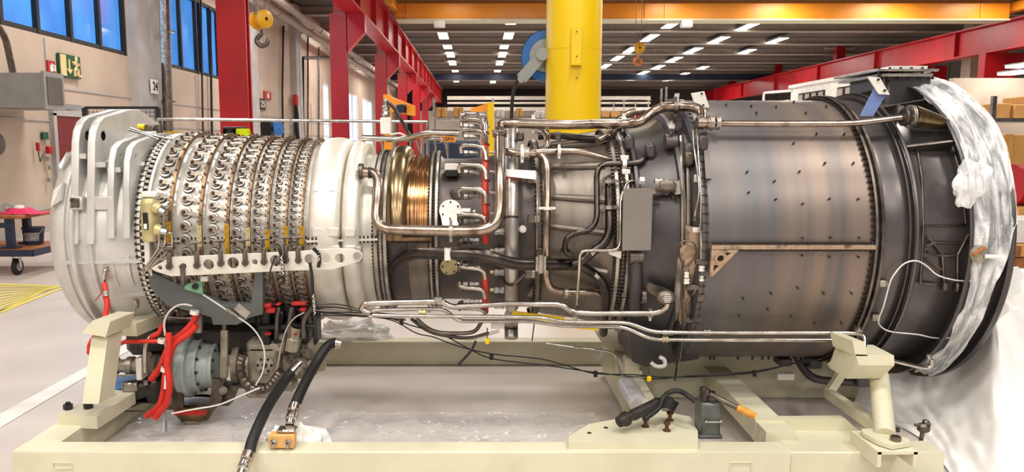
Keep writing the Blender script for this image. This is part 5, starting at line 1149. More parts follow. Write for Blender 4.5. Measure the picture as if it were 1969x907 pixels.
# torque beam with holes, clevises
h = .12
O = S(293, 515, .13, .61); Yb = O.y - .02
def pb(px, py): q = ony(px, py, Yb); return (q.x, q.z)
outer = [pb(*t_) for t_ in ((293, 515), (330, 494), (580, 483), (646, 477), (676, 479), (690, 482), (697, 488), (696, 496), (690, 502), (679, 505), (640, 517), (560, 519), (330, 530), (300, 520))]
holes = []
for (x_, y_, r_) in ((309, 514, 5), (347, 511, 5), (402, 508, 11), (449, 505, 12), (491, 503, 6), (531, 501, 12), (596, 498, 11), (626, 496, 10.5), (654, 496, 10), (326, 512, 7), (354, 511, 6), (379, 510, 7), (425, 506, 7), (472, 505, 7), (508, 503, 7), (550, 500, 7), (574, 500, 7)):
    c = pb(x_, y_); holes.append((c[0], c[1], r_ / F * Yb))
# drop the overlap pair before filling
holes = [h_ for h_ in holes if abs(h_[0] - pb(347, 511)[0]) > 1e-6]
beam_ = plate('torque_beam', outer, holes, .018, (0, Yb, 0), (1, 0, 0), (0, 0, 1), 'case_cream', ENG, .002)
for i, (x_, y_) in enumerate(((326, 512), (379, 510), (425, 506), (472, 505), (508, 503), (550, 500), (574, 500))):
    c = ony(x_, y_, Yb - .02); tp = ony(x_ - 2, y_ - 28, Yb - .02); b = MB(); b.bev((c + tp) / 2, (.026, .018, (tp - c).length), .005); b.cyl(c + V((0, -.016, 0)), c + V((0, .03, 0)), .018, n=14); b.cyl(c + V((0, -.022, 0)), c + V((0, 0, 0)), .008, n=8)
    b.cyl(tp, tp + V((0, 0, .05)), .008, n=8); b.cyl(tp + V((-.03, 0, .045)), tp + V((.03, 0, .05)), .008, n=8); b.build('link_clevis', 'dull_steel', beam_)
b = MB(); c = ony(687, 491, Yb - .015); b.cyl(c + V((0, .05, 0)), c - V((0, .015, 0)), .022, n=16); b.cyl(c - V((0, .015, 0)), c - V((0, .024, 0)), .012, n=6); b.bev(c + V((.0, .05, 0)), (.04, .06, .1), .008, 1); b.build('beam_pivot', ['steel', 'cast_grey'], beam_)
c = ony(352, 512, Yb - .01); b = MB(); b.bev(c + V((0, -.01, -.05)), (.026, .018, .13), .005); b.cyl(c + V((0, -.02, 0)), c + V((0, .02, 0)), .016, n=12); b.build('link_clevis', 'dull_steel', beam_)
# straps with writing
def strap(pts, wpx, txts, label, Y):
    b = MB(); q = [ony(x_, y_, Y) for x_, y_ in pts]
    for a_, c_ in zip(q, q[1:]): b.beam(a_, c_, wpx / F * Y, .004, up=(0, -1, 0))
    o = tag(b.build('strap', 'black'), label, 'strap')
    for (t_, x_, y_, ln) in txts:
        c = ony(x_, y_, Y - .005); i = min(range(len(q) - 1), key=lambda j: ((q[j] + q[j + 1]) / 2 - c).length); d = (q[i + 1] - q[i]).normalized() * -1
        text('lettering', t_, c, d, V((d.z, 0, -d.x)) * -1, wpx / F * Y * .62, 'white_paint', o, width=ln / F * Y)
    return o
strap([(538, 478), (541, 492), (545, 530), (546, 545)], 7, [('VIZZA', 543, 510, 40)], 'black strap lettered VIZZA tied over the torque beam, left one', Yb - .06)
strap([(596, 505), (600, 530), (602, 570), (606, 615), (609, 652)], 6, [('VIZZA', 604, 585, 42)], 'long black strap lettered VIZZA hanging down beside the plenum', Yb - .05)
strap([(602, 477), (612, 486), (615, 500), (612, 514)], 7, [('VI', 613, 496, 12)], 'short black strap wrapped around the right part of the torque beam', Yb - .04)
strap([(527, 497), (520, 520), (518, 540)], 3, [], 'thin black strap end hanging from the torque beam', Yb - .05)
# thin white cable loops on the exhaust
zz = lambda l: [(1620 + a / 2.748, 430 + b_ / 2.748, .02) for a, b_ in l]
for l in ([(245, 330), (265, 280), (320, 215), (385, 195), (440, 220), (500, 270), (580, 295), (650, 302), (720, 295), (760, 270)], [(245, 330), (215, 440), (190, 510), (205, 545), (260, 570), (400, 585), (480, 602), (570, 600), (600, 560), (637, 455)]):
    pipe('white_cable', zz(l), 1.5, 'white_paint', R=.885, sm=True, n=6, label='thin white cable')
for (x_, y_) in ((1698, 545), (1684, 610), (1829, 657), (1650, 632)): b = MB(); b.bev(S(x_, y_, .005, .87), (.05, .03, .04), .006); b.build('cable_clip', 'edge_light', ENG)
b = MB(); c = S(1882, 488, .03, .95); b.lathe([(-.02, .002), (-.02, .045), (.0, .052), (.02, .045), (.02, .002)], c, (.2, -1, 0), 20); b.bev(c + V((-.02, -.03, .02)), (.08, .02, .02), .005, 1, Matrix.Rotation(-.6, 3, 'Y')); b.cyl(c + V((.02, -.02, -.01)), c + V((.08, -.05, -.01)), .012, n=8, mi=2); b.build('pull_handle', ['gear_cast', 'wood', 'bright_plate'], ENG)
# ================================================================ accessory gearbox under the compressor
Yg = 4.72
mat('pump_body', (96, 98, 94), .4, .2, (76, 78, 76), (10, 10, 10), 2)
mat('rusty_bolt', (96, 62, 46), .6, .3)
mat('pump_grey', (168, 160, 152), .35, .7, (130, 122, 114), (8, 8, 8), 2)
def pp(px, py, Y=Yg): return ony(px, py, Y)
mat('mount_grey', (98, 103, 102), .5, .2, (84, 88, 88))
gb = MB(); gb.prism([pp(x_, y_, 4.5) for x_, y_ in ((283, 520), (425, 583), (483, 583), (490, 524), (505, 522), (505, 604), (483, 609), (456, 624), (410, 624), (406, 609), (320, 586), (288, 552))], (0, .05, 0))
gb.build('gearbox_mount', 'mount_grey', ENG)
b = MB(); b.bev((pp(430, 640, 5.0) + V((0, 0, 0))), (1.15, .45, .2), .04); b.build('gearbox', 'dark_cast', ENG)
b = MB(); b.bev(pp(415, 590, 5.0), (.9, .4, .2), .04); b.build('inlet_gearbox', 'dark_cast', ENG)
b = MB(); b.prism([pp(353, 548, 4.44), pp(388, 539, 4.44), pp(390, 566, 4.44), pp(356, 556, 4.44)], (0, .012, 0)); c = pp(376, 550, 4.435); b.cyl(c, c + V((0, -.012, 0)), .018, n=16, mi=1); b.build('green_bracket', ['green_bracket', 'black'], ENG)
b = MB(); b.bev(pp(393, 536, 4.43), (.045, .02, .03), .004); b.build('bright_tab', 'bright_plate', ENG)
# cables from the green bracket
def wire(pts, rpx, m, Y=4.5, nm='control_cable', sm=True, parent=ENG): return pipe(nm, [(x, y, 0, Y if len(q) < 3 else q[2]) for q in pts for x, y in [q[:2]]], rpx, m, sm=sm, n=6)
wire([(390, 566), (420, 585), (445, 602), (480, 625), (500, 650), (509, 680), (505, 715), (492, 740)], 1.8, 'white_paint'); coup(0, 0, 38, 4, 26, m='silver_pipe', p3=ony(447, 600, 4.49), hexn=10)
b = MB(); b.beam(pp(455, 588, 4.5), pp(478, 606, 4.5), .05, .01, up=(0, -1, 0)); b.build('wire_basket', 'steel', ENG)
wire([(318, 645), (316, 620), (325, 600), (340, 588), (355, 585), (370, 588)], 2.2, 'white_paint'); wire([(320, 640), (317, 700), (318, 750), (316, 800), (313, 832)], 2, 'white_paint')
wire([(320, 830), (317, 760), (325, 700), (330, 680)], 1.8, 'steel', 4.46)
wire([(330, 795), (370, 787), (420, 778), (460, 762), (500, 745)], 1.6, 'white_paint', 4.45)
wire([(585, 600), (565, 612), (550, 635), (540, 670), (533, 710)], 2, 'silver_pipe', 4.42); wire([(552, 640), (545, 680), (540, 705)], 1.2, 'black', 4.42)
# starter (duck-egg grey)
cst = pp(385, 702, 4.78); k = 4.78 / F
def ax(px): return (px - 385) * k * 1.0
st = MB(); st.lathe([(ax(352), .03), (ax(352), .19), (ax(357), .204), (ax(370), .206), (ax(374), .198), (ax(376), .175), (ax(388), .172), (ax(388), .178), (ax(393), .178), (ax(393), .150), (ax(412), .142), (ax(414), .148), (ax(421), .148), (ax(422), .13), (ax(424), .002)], cst, (1, 0, 0), 48)
st_ = st.build('starter', 'duck_grey', ENG, 30); lab(st_, 'pale grey-green starter housing')
b = MB()
for i in range(12): a = 2 * pi * i / 12; c = cst + V((ax(393), cos(a) * .164, sin(a) * .164)); b.cyl(c, c + V((.014, 0, 0)), .009, n=6); c = cst + V((ax(421), cos(a) * .135, sin(a) * .135)); b.cyl(c, c + V((.014, 0, 0)), .009, n=6)
b.build('starter_bolts', 'bolt_dark', st_)
b = MB(); b.lathe([(0, .003), (.02, .08), (.09, .125), (.13, .13), (.16, .13)], pp(376, 815, 4.78), (0, 0, 1), 36); b.build('drain_bowl', 'bronze_case', ENG)
b = MB(); b.prism([pp(330, 703, 4.62), pp(345, 700, 4.62), pp(352, 785, 4.62), pp(330, 785, 4.62)], (0, .03, 0)); b.prism([pp(408, 728, 4.6), pp(432, 728, 4.6), pp(424, 780, 4.6), pp(403, 782, 4.6)], (0, .03, 0)); b.prism([pp(420, 740, 4.66), pp(455, 742, 4.66), pp(440, 780, 4.66), pp(415, 780, 4.66)], (0, .1, 0)); b.box(pp(370, 775, 4.75), (.34, .16, .03)); b.build('starter_bracket', 'dull_steel', ENG)
b = MB(); b.cyl(pp(429, 750, 4.58), pp(429, 750, 4.66), .026, n=14); b.cyl(pp(429, 750, 4.56), pp(429, 750, 4.6), .014, n=6); b.build('bracket_bush', 'dull_steel', ENG)
b = MB(); b.box(pp(366, 793, 4.6), (.2, .03, .02)); b.build('red_strip', 'red_sign', ENG)
b = MB(); b.tube([pp(432, 634, 4.56), pp(431, 725, 4.56)], .024, 6); b.cyl(pp(432, 620, 4.56), pp(432, 634, 4.56), .017, n=10, mi=1); b.cyl(pp(431, 725, 4.56), pp(431, 734, 4.56), .015, n=10, mi=1); b.build('hexagon_link', ['gear_cast', 'dull_steel'], ENG)
# fuel pump castings
def lt(prof, px, py, Y, ax_, m, name, n=32, lb=None):
    b = MB(); b.lathe(prof, pp(px, py, Y), ax_, n, caps=False); o = b.build(name, m, ENG, 30); return o
fp = lt([(-.02, .003), (-.02, .155), (.02, .16), (.03, .12), (.1, .11), (.12, .125), (.14, .125), (.15, .1), (.3, .09), (.31, .003)], 462, 700, 4.85, (1, 0, 0), 'gear_cast', 'fuel_pump')
b = MB()
for i in range(14): a = 2 * pi * i / 14; c = pp(462, 700, 4.85) + V((.02, cos(a) * .143, sin(a) * .143)); b.cyl(c, c + V((.016, 0, 0)), .009, n=6)
b.build('pump_bolts', 'bolt_dark', fp)
b = MB(); b.bev(pp(515, 690, 4.75), (.2, .26, .26), .03); b.bev(pp(520, 660, 4.72), (.26, .2, .09), .025); b.bev(pp(508, 745, 4.75), (.2, .18, .09), .02); b.build('pump_body', 'gear_cast', ENG)
b = MB(); b.bev(pp(572, 690, 4.8), (.22, .22, .2), .04); b.lathe([(0, .05), (.08, .05), (.09, .035), (.16, .035)], pp(560, 670, 4.6), (.3, -.2, 1), 14); b.ball(pp(575, 700, 4.66), .055, 14); b.bev(pp(590, 665, 4.72), (.08, .1, .16), .02); b.build('fuel_control', 'gear_cast', ENG)
b = MB(); b.bev(pp(575, 690, 4.9), (.24, .2, .24), .05); b.lathe([(-.09, .003), (-.09, .05), (-.02, .062), (.05, .062), (.07, .045), (.12, .045), (.12, .003)], pp(590, 705, 4.74), (1, -.4, .3), 18); b.lathe([(0, .003), (0, .05), (.03, .05), (.04, .03), (.09, .03), (.09, .003)], pp(548, 660, 4.66), (-.2, -.5, 1), 16); b.bev(pp(556, 738, 4.7), (.1, .12, .07), .02); b.build('governor_body', 'gear_cast', ENG)
b = MB()
for i in range(26):
    x_ = 548 + (i * 37) % 58; y_ = 655 + (i * 23) % 74; c = pp(x_, y_, 4.62 + (i % 4) * .02); b.cyl(c, c + V((.006, -.03, .004)), .009 + (i % 3) * .003, n=6)
b.build('control_fittings', 'dull_steel', ENG)['kind'] = 'stuff'
pc = pp(509, 702, 4.6); b = MB(); b.cyl(pc, pc + V((0, .1, 0)), .057, n=28); b.build('pump_cover', 'gear_cast', ENG)
b = MB(); b.cyl(pc + V((0, -.006, 0)), pc, .016, n=12)
for i in range(6): a = 2 * pi * i / 6; c = pc + V((cos(a) * .043, -.003, sin(a) * .043)); b.cyl(c, c + V((0, .01, 0)), .009, n=8)
b.build('cover_holes', 'black', ENG)
pts = [pp(*q, 4.52) for q in ((468, 680), (462, 700), (468, 730), (490, 750), (515, 745), (530, 728), (540, 712))]
b = MB(); sp_ = smoothc(pts, 10); b.tube(sp_, [.026 + .004 * (i % 4 < 2) for i in range(len(sp_))], 12); b.build('flexible_conduit', 'dull_steel', ENG, 25)
# black actuator cluster with red caps
b = MB()
for i, x_ in enumerate((515, 540, 563, 588)): b.bev(pp(x_, 635, 4.68), (.07, .14, .16 - .02 * (i % 2)), .012); b.bev(pp(x_, 610, 4.66), (.055, .1, .1), .01)
b.bev(pp(552, 628, 4.6), (.36, .04, .035), .008); b.bev(pp(552, 600, 4.74), (.34, .12, .1), .02); b.bev(pp(555, 625, 4.82), (.4, .16, .24), .02); b.build('actuator_cluster', 'black', ENG)
b = MB()
for (x0, x1) in ((532, 536), (556, 562), (584, 600)): b.tube(smoothc([pp(x0, 650, 4.56), pp(x0 + 1, 615, 4.56), pp(x1, 590, 4.56)]), .014, 8)
b.build('actuator_tubes', 'dull_steel', ENG)
for (x_, y_, w1, w2) in ((512, 587, .07, .028), (521, 596, .06, .03), (575, 583, .09, .022), (583, 594, .04, .022), (516, 641, .04, .012), (569, 641, .022, .012), (536, 584, .03, .015)): b = MB(); b.bev(pp(x_, y_, 4.55), (w1, .05, w2), .006); lab(b.build('red_cap', 'red_sign', ENG), 'bright red cap')
# hydraulic pump on the left
b = MB(); b.lathe([(0, .003), (0, .04), (.05, .042), (.055, .055), (.1, .055), (.105, .04), (.16, .045), (.165, .06), (.2, .06), (.21, .05), (.28, .07), (.36, .075), (.37, .003)], pp(197, 703, 4.7), (1, 0, 0), 24); b.build('hydraulic_pump', 'pump_grey', ENG)
b = MB(); b.bev(pp(277, 703, 4.62), (.035, .16, .14), .005); b.build('pump_flange', 'bright_plate', ENG)
b = MB(); b.bev(pp(300, 705, 4.8), (.16, .2, .18), .03); b.build('pump_adapter', 'dull_steel', ENG)
b = MB(); b.bev(pp(285, 748, 4.68), (.2, .2, .13), .015); b.bev(pp(252, 742, 4.6), (.1, .06, .06), .008, 1); b.bev(pp(245, 760, 4.6), (.07, .06, .04), .01); b.beam(pp(232, 785, 4.6), pp(285, 765, 4.6), .04, .03); b.build('control_box', ['dark_cast', 'steel'], ENG)
wire([(230, 790), (260, 790), (300, 790)], 1.2, 'dull_steel', 4.6); coup(0, 0, 90, 5, 10, m='steel', p3=ony(281, 735, 4.56)); coup(0, 0, 90, 5, 10, m='steel', p3=ony(296, 731, 4.56))
wire([(200, 716), (225, 722), (262, 720), (275, 724)], 2, 'steel', 4.6); pipe('oil_pipe', [(280, 715, 0, 4.55), (279, 670, 0, 4.55), (284, 650, 0, 4.56), (300, 640, 0, 4.6)], 4.2, SP, fr=.05)
# red sleeved hoses
def rh(pts, rpx, Y, lb='thick red sleeved hose'): 
    return pipe('red_hose', [(q[0], q[1], 0, q[2] if len(q) > 2 else Y) for q in pts], rpx, 'red_hose', sm=True, n=14, label=lb)
rh([(201, 545, 4.44), (204, 570, 4.40), (206, 590, 4.38), (198, 620, 4.35), (184, 645, 4.33), (174, 662, 4.33), (172, 678, 4.36)], 5.5, 4.4, 'red sleeved hose hanging from the intake frame')
pipe('hose_elbow', [(207, 516, .0), (201, 520, .04), (200, 548, .04)], 4, SP, R=.65, fr=.03); coup(0, 0, 90, 6, 12, m='silver_pipe', p3=ony(203, 563, 4.38)); wire([(199, 555), (190, 570), (183, 578)], 1, 'red_sign', 4.36)
rh([(378, 600), (372, 618), (352, 640), (332, 655), (322, 672), (308, 705), (290, 730)], 6.5, 4.5); rh([(378, 625), (362, 642), (335, 662), (325, 690), (318, 720), (315, 750), (306, 780), (282, 800)], 6.5, 4.46)
rh([(324, 640), (325, 665), (322, 700), (326, 740), (320, 775), (308, 790), (298, 804)], 6.5, 4.43); rh([(240, 657), (270, 656), (310, 656)], 4.2, 4.52); rh([(290, 648), (305, 640), (312, 625)], 5, 4.55); rh([(215, 668), (232, 660), (245, 655)], 4, 4.8)
b = MB()
for (x_, y_) in ((318, 710), (374, 600), (312, 655)): b.lathe([(-.012, .018), (-.012, .027), (.012, .027), (.012, .018)], ony(x_, y_, 4.45), (0.2, 0, 1), 16)
b.build('hose_band', 'bright_plate', ENG)
b = MB(); b.beam(ony(320, 748, 4.43), ony(321, 722, 4.43), .03, .004, up=(0, -1, 0)); b.build('hose_tag', 'white_paint', ENG)
# rods and links between bracket and gearbox
for (a_, c_, r_) in (((300, 540), (306, 590), 2), ((306, 585), (345, 592), 2), ((340, 575), (342, 610), 2), ((300, 560), (325, 590), 3), ((310, 610), (375, 612), 3)): pipe('control_rod', [(*a_, 0, 4.56), (*c_, 0, 4.56)], r_, 'dull_steel')
b = MB(); b.prism([pp(365, 610, 4.55), pp(388, 605, 4.55), pp(386, 640, 4.55), pp(376, 640, 4.55)], (0, .03, 0)); b.build('hose_bracket', 'cast_grey', ENG)
for (x_, y_) in ((300, 545), (310, 548), (304, 590), (312, 575), (290, 535), (340, 596), (372, 592)): b = MB(); b.ball(pp(x_, y_, 4.54), .018, 10); b.build('rod_end', 'dull_steel', ENG)
# thin hoses under the plenum
for i in range(4): wire([(600, 588 + i * 4), (650, 585 + i * 6), (720, 600 + i * 3), (780, 606 + i * 3)], 1.4, ['dull_steel', 'black', 'steel', 'black'][i], 4.6 + i * .02)
# ---- under the hot section
b = MB(); b.prism([pp(1210, 628, 4.75), pp(1316, 640, 4.75), pp(1345, 690, 4.75), pp(1240, 705, 4.75), pp(1216, 695, 4.75)], (0, .5, 0)); b.build('sump_housing', 'black_case', ENG)
pipe('drain_hose', [(1252, 697, 0, 4.6), (1262, 705, 0, 4.6), (1280, 704, 0, 4.6), (1278, 690, 0, 4.6), (1268, 686, 0, 4.6)], 4, 'white_paint', fr=.03)
pipe('drain_pipe', [(1530, 682, 0, 4.9), (1545, 710, 0, 4.9), (1565, 730, 0, 4.9), (1640, 735, 0, 4.9), (1680, 735, 0, 4.9)], 8, 'black_case', fr=.1)
for (x0, y0, x1, y1) in ((1492, 684, 1518, 700), (1550, 684, 1575, 705), (1596, 686, 1600, 700), (1640, 690, 1680, 740)):
    b = MB(); b.bev((pp(x0, y0, 4.9) + pp(x1, y1, 4.9)) / 2, (abs(x1 - x0) * .0034, .12, abs(y1 - y0) * .0034), .01); b.build('drain_block', 'black_case', ENG)
b = MB(); b.box(pp(1508, 722, 4.9), (.11, .06, .04)); b.build('white_block', 'bright_plate', ENG)
b = MB()
for x_ in (1366, 1373, 1419, 1447, 1466, 1478): b.cyl(S(x_, 682, -.01, .86), S(x_, 682, -.01, .86) + V((0, 0, -.03)), .008, n=6)
b.build('drain_studs', 'bolt_dark', ENG)
# wrapped yellow marking under combustor
b = MB(); b.beam(ony(985, 603, 4.52), ony(1085, 615, 4.52), .02, .035, up=(0, 0, 1)); b.beam(ony(1085, 625, 4.54), ony(1150, 632, 4.54), .02, .02); lab(b.build('yellow_bar', 'yellow_paint', ENG), 'yellow painted bar below the combustor')
b = MB(); b.bev(pp(957, 625, 4.5), (.08, .02, .04), .003); b.build('paper_tag', 'white_paint', ENG)
# ================================================================ stand
ST = thing('engine_stand', 'cream painted steel transport stand carrying the engine', 'stand', (-.4, 4.9, 0))
ZR = .2
def rail(name, p, q, wd, ht, m='cream_paint', z0=0):
    b = MB(); b.bev(((p[0] + q[0]) / 2, (p[1] + q[1]) / 2, z0 + ht / 2), (max(abs(q[0] - p[0]), wd), max(abs(q[1] - p[1]), wd), ht), .008); return b.build(name, m, ST)
LX = onz(20, 868, ZR).x; FY = onz(500, 868, ZR).y; BY = FY + .14
RX1 = onz(1520, 866, ZR).x; RX2 = onz(1831, 873, ZR).x
fr_ = rail('front_rail', (LX, FY + .07), (RX1, FY + .07), .14, ZR)
b = MB(); c = ony(120, 895, FY - .004); 
for dx in (-.05, .05): b.box((c.x + dx, FY - .003, c.z), (.004, .006, .03))
b.box((c.x, FY - .003, c.z + .015), (.1, .006, .004)); b.box((c.x, FY - .003, c.z - .015), (.1, .006, .004)); b.build('weld_tab', 'cream_paint', fr_)
b = MB(); c = ony(1424, 903, FY - .004)
b.box((c.x, FY - .003, c.z + .04), (.11, .006, .004)); b.box((c.x - .055, FY - .003, c.z), (.004, .006, .08)); b.box((c.x + .055, FY - .003, c.z), (.004, .006, .08)); b.build('weld_tab', 'cream_paint', fr_)
rail('front_rail', (RX1, FY + .10), (RX2, FY + .10), .16, ZR - .01)
rail('left_rail', (LX + .09, FY + .14), (LX + .09, 6.15), .18, ZR - .002)
RY = onz(900, 702, 0).y
b = MB(); b.bev(((LX + 3.0 + LX) / 2 + 1.2, RY + .07, .1), (5.6, .14, .2), .008); b.build('rear_rail', 'cream_paint', ST)
xa = ony(600, 690, RY).x
# inner longitudinal at the hot end
q0 = onz(1225, 766, 0); xb0 = q0.x; Yi = q0.y; xb1 = ony(1660, 766, Yi).x
b = MB(); b.bev(((xb0 + xb1) / 2, Yi + .07, .17), (xb1 - xb0, .14, .34), .01); b.build('inner_beam', 'cream_paint', ST)
p = onz(1180, 800, 0); b = MB(); b.bev((ony(1192, 800, 5.3).x, 5.3, .17), (.12, .9, .3), .01); b.bev((ony(1192, 800, 5.0).x + .05, 4.9, .2), (.1, .1, .4), .01); b.build('cross_member', 'cream_paint', ST)
# diagonal members
def dg(a, c, wd, ht, name='diagonal_brace'):
    b = MB(); b.beam(a, c, wd, ht); return b.build(name, 'cream_paint', ST)
dg(ony(1345, 690, 5.6), onz(1500, 850, .17), .16, .12); dg(ony(1180, 665, 5.5), onz(1265, 815, .15), .09, .09)
b = MB(); b.prism([ony(1180, 655, 5.3), ony(1210, 655, 5.3), ony(1216, 700, 5.3), ony(1205, 745, 5.3), ony(1175, 725, 5.3), ony(1150, 695, 5.3)], (0, .1, 0)); b.build('rear_gusset', 'cream_paint', ST)
b = MB(); b.prism([ony(1155, 655, 5.28), ony(1215, 655, 5.28), ony(1214, 668, 5.28), ony(1163, 668, 5.28)], (0, .4, 0)); b.build('top_plate', 'cream_paint', ST)
# left pedestal
c0 = onz(112, 800, .24); pl0 = [onz(112, 797, .26), onz(186, 800, .26), onz(262, 752, .26), onz(200, 748, .26)]
b = MB(); b.prism(pl0, (0, 0, -.035)); b.prism([q - V((0, 0, .035)) for q in pl0], (0, 0, -.04)); bp = b.build('base_plate', 'cream_paint', ST)
for (x_, y_) in ((131, 786), (170, 784), (211, 760)): b = MB(); q = onz(x_, y_, .262); b.cyl(q, q + V((0, 0, .03)), .026, n=6); b.cyl(q + V((0, 0, .0)), q + V((0, 0, .042)), .014, n=10); b.build('bolt', 'black', bp)
tp = [ony(176, 648, 4.25), ony(207, 648, 4.25), ony(190, 776, 4.12), ony(158, 776, 4.12)]
b = MB(); b.prism(tp, (.015, .15, 0)); b.build('pedestal_leg', 'cream_paint', ST)
tb = [ony(157, 640, 4.2), ony(203, 648, 4.2), ony(212, 618, 4.2), ony(178, 616, 4.2)]
b = MB(); b.prism(tb, (.03, .24, 0)); b.build('pedestal_head', 'cream_paint', ST)
# rear twin of the left pedestal
b = MB(); b.beam(V((tb[0].x + .1, 5.75, .2)), V((tb[0].x + .25, 5.6, .72)), .1, .1); b.build('pedestal_leg', 'cream_paint', ST)
b = MB(); b.beam(V((tb[0].x + .12, 4.5, .68)), V((tb[0].x + .3, 5.7, .68)), .12, .08); b.build('pedestal_cross', 'cream_paint', ST)
# blue pad
b = MB(); b.prism([onz(205, 755, .25), onz(262, 745, .25), onz(262, 722, .25), onz(212, 728, .25)], (0, 0, .01)); tag(b.build('blue_sheet', 'tag_blue' if 0 else 'blue_paint'), 'light blue plastic sheet lying on the left rail behind the leg', 'sheet')
# right pedestal
bx = [onz(1650, 845, .30), onz(1752, 862, .30), onz(1760, 842, .30), onz(1665, 825, .30)]
Yp = 4.0
q0 = ony(1650, 838, Yp + .2); 
hexp = [onz(x_, y_, .29) for x_, y_ in ((1656, 824), (1680, 823), (1748, 843), (1750, 850), (1716, 856), (1690, 848), (1660, 832))]
b = MB(); b.prism(hexp, (0, 0, -.022)); bp = b.build('base_plate', 'cream_paint', ST)
b = MB(); q = onz(1722, 846, .292); b.cyl(q, q + V((0, 0, .022)), .026, n=6); b.build('bolt', 'dull_steel', bp)
b = MB(); q = onz(1718, 826, .262); b.box(q, (.06, .02, .02)); b.build('clip', 'bolt_dark', bp)
e = onz(1765, 868, .262); s_ = onz(1688, 868, .262); wl = e.x - s_.x; cxm = (e.x + s_.x) / 2
b = MB(); b.box((cxm, e.y + .14, .255), (wl, .28, .016)); b.box((s_.x + .01, e.y + .14, .22), (.02, .28, .08)); b.box((e.x - .01, e.y + .14, .22), (.02, .28, .08)); b.build('channel_block', 'cream_paint', ST)
top = ony(1690, 722, 4.2); bot = onz(1706, 836, .29); b = MB(); b.tube([V((bot.x, bot.y + .02, .28)), top], .052, 24); b.build('pedestal_tube', 'cream_paint', ST)
hq = [ony(1642, 655, 4.1), ony(1650, 700, 4.1), ony(1706, 718, 4.1), ony(1720, 695, 4.1), ony(1672, 690, 4.1), ony(1664, 657, 4.1)]
b = MB(); dk = V((0, .22, 0))
fr4 = [ony(1652, 702, 4.0), ony(1645, 681, 4.0), ony(1719, 683, 4.0), ony(1720, 702, 4.0)]; ch = [ony(1628, 728, 4.1), ony(1695, 727, 4.1)]; lf = [ony(1620, 685, 4.28), ony(1618, 714, 4.28)]
b.hull(fr4 + ch + lf + [p_ + dk for p_ in fr4 + ch]); up4 = [ony(1639, 655, 4.0), ony(1660, 656, 4.0), ony(1668, 684, 4.0), ony(1645, 684, 4.0)]; b.hull(up4 + [p_ + V((-.03, .2, 0)) for p_ in up4])
b.build('pedestal_head', 'cream_paint', ST)
dg(ony(1592, 755, 4.7), onz(1688, 822, .28), .05, .06); dg(ony(1592, 757, 4.7), ony(1636, 690, 4.7), .04, .05)
# block with raised plate on the right rail
b = MB(); pr_ = [onz(1340, 865, .2), onz(1520, 865, .2), onz(1530, 846, .2), onz(1345, 840, .2)]; q1 = [onz(1452, 808, .3)]
a1 = onz(1440, 852, .22); b.prism([ony(1452, 806, 4.15), ony(1625, 804, 4.15), ony(1652, 828, 4.15), ony(1652, 862, 4.15), ony(1530, 862, 4.15), ony(1452, 850, 4.15)], (0, .05, 0)); b.build('raised_plate', 'cream_paint', ST)
b = MB(); b.bev(((RX1 + RX2) / 2 - .05, FY + .27, .09), (RX2 - RX1 - .1, .3, .17), .008); b.build('side_sill', 'cream_paint', ST)
# platform plate with bolts
zp = .235; pf = [onz(x_, y_, zp) for x_, y_ in ((1093, 851), (1342, 851), (1342, 828), (1326, 800), (1268, 789), (1132, 815), (1094, 838))]
b = MB(); b.prism(pf, (0, 0, -.035)); pf_ = b.build('platform_plate', 'cream_paint', ST)
for (x_, y_, rr) in ((1282, 828, 1), (1288, 808, 1), (1241, 820, 1)): b = MB(); q = onz(x_, y_, zp); b.lathe([(0, .022), (.005, .022), (.008, .011), (.035, .010), (.038, .019), (.052, .019), (.054, .004)], q, (0, 0, 1), 12); b.build('bolt', 'rusty_bolt', pf_)
for (x_, y_) in ((1133, 832), (1165, 822), (1208, 806)): b = MB(); q = onz(x_, y_, zp + .001); b.cyl(q, q + V((0, 0, .002)), .012, n=12); b.build('bolt_hole', 'black', pf_)
# ================================================================ loose things on the stand
# hand pump
p = onz(1362, 838, ZR); t = thing('hydraulic_hand_pump', 'grey hand pump with wooden-tipped lever standing on the front rail', 'pump', p)
b = MB(); b.bev(p + V((0, .03, .1)), (.11, .13, .2), .012); b.bev(p + V((0, .03, .01)), (.13, .15, .02), .004); b.build('body', 'pump_body', t)
b = MB(); b.lathe([(0, .03), (.02, .034), (.03, .018), (.055, .018)], p + V((.01, 0, .2)), (0, 0, 1), 14); b.bev(p + V((-.035, 0, .24)), (.035, .05, .08), .008); b.build('valve_block', 'dark_cast', t)
b = MB(); b.cyl(p + V((-.03, -.05, .1)), p + V((.05, -.05, .1)), .006, n=8); b.ball(p + V((-.03, -.05, .1)), .01); b.ball(p + V((.05, -.05, .1)), .01); b.build('release_knob', 'steel', t)
b = MB(); a_ = ony(1357, 754, p.y); c_ = ony(1425, 787, p.y - .05); b.cyl(a_, c_, .016, .014, n=12); b.ball(a_, .028, 12); b.build('lever', 'dull_steel', t)
b = MB(); d_ = ony(1452, 800, p.y - .07); b.tube([c_ - (d_ - c_) * .3, c_ + (d_ - c_) * .7, d_], [.02, .022, .018], 12); mat('grip_yellow', (222, 160, 60), .5, 0, (196, 130, 40), (20, 20, 20), 2); b.build('grip', 'grip_yellow', t)
b = MB(); b.tube(smoothc([ony(1337, 772, 3.98), ony(1325, 762, 4.0), ony(1307, 752, 4.05), ony(1290, 753, 4.05), ony(1275, 765, 4.05), ony(1266, 785, 4.0), ony(1240, 805, 3.95)]), .014, 10); tag(b.build('pump_hose', 'rubber'), 'black hose looping from the hand pump to the jack cylinder', 'hose')
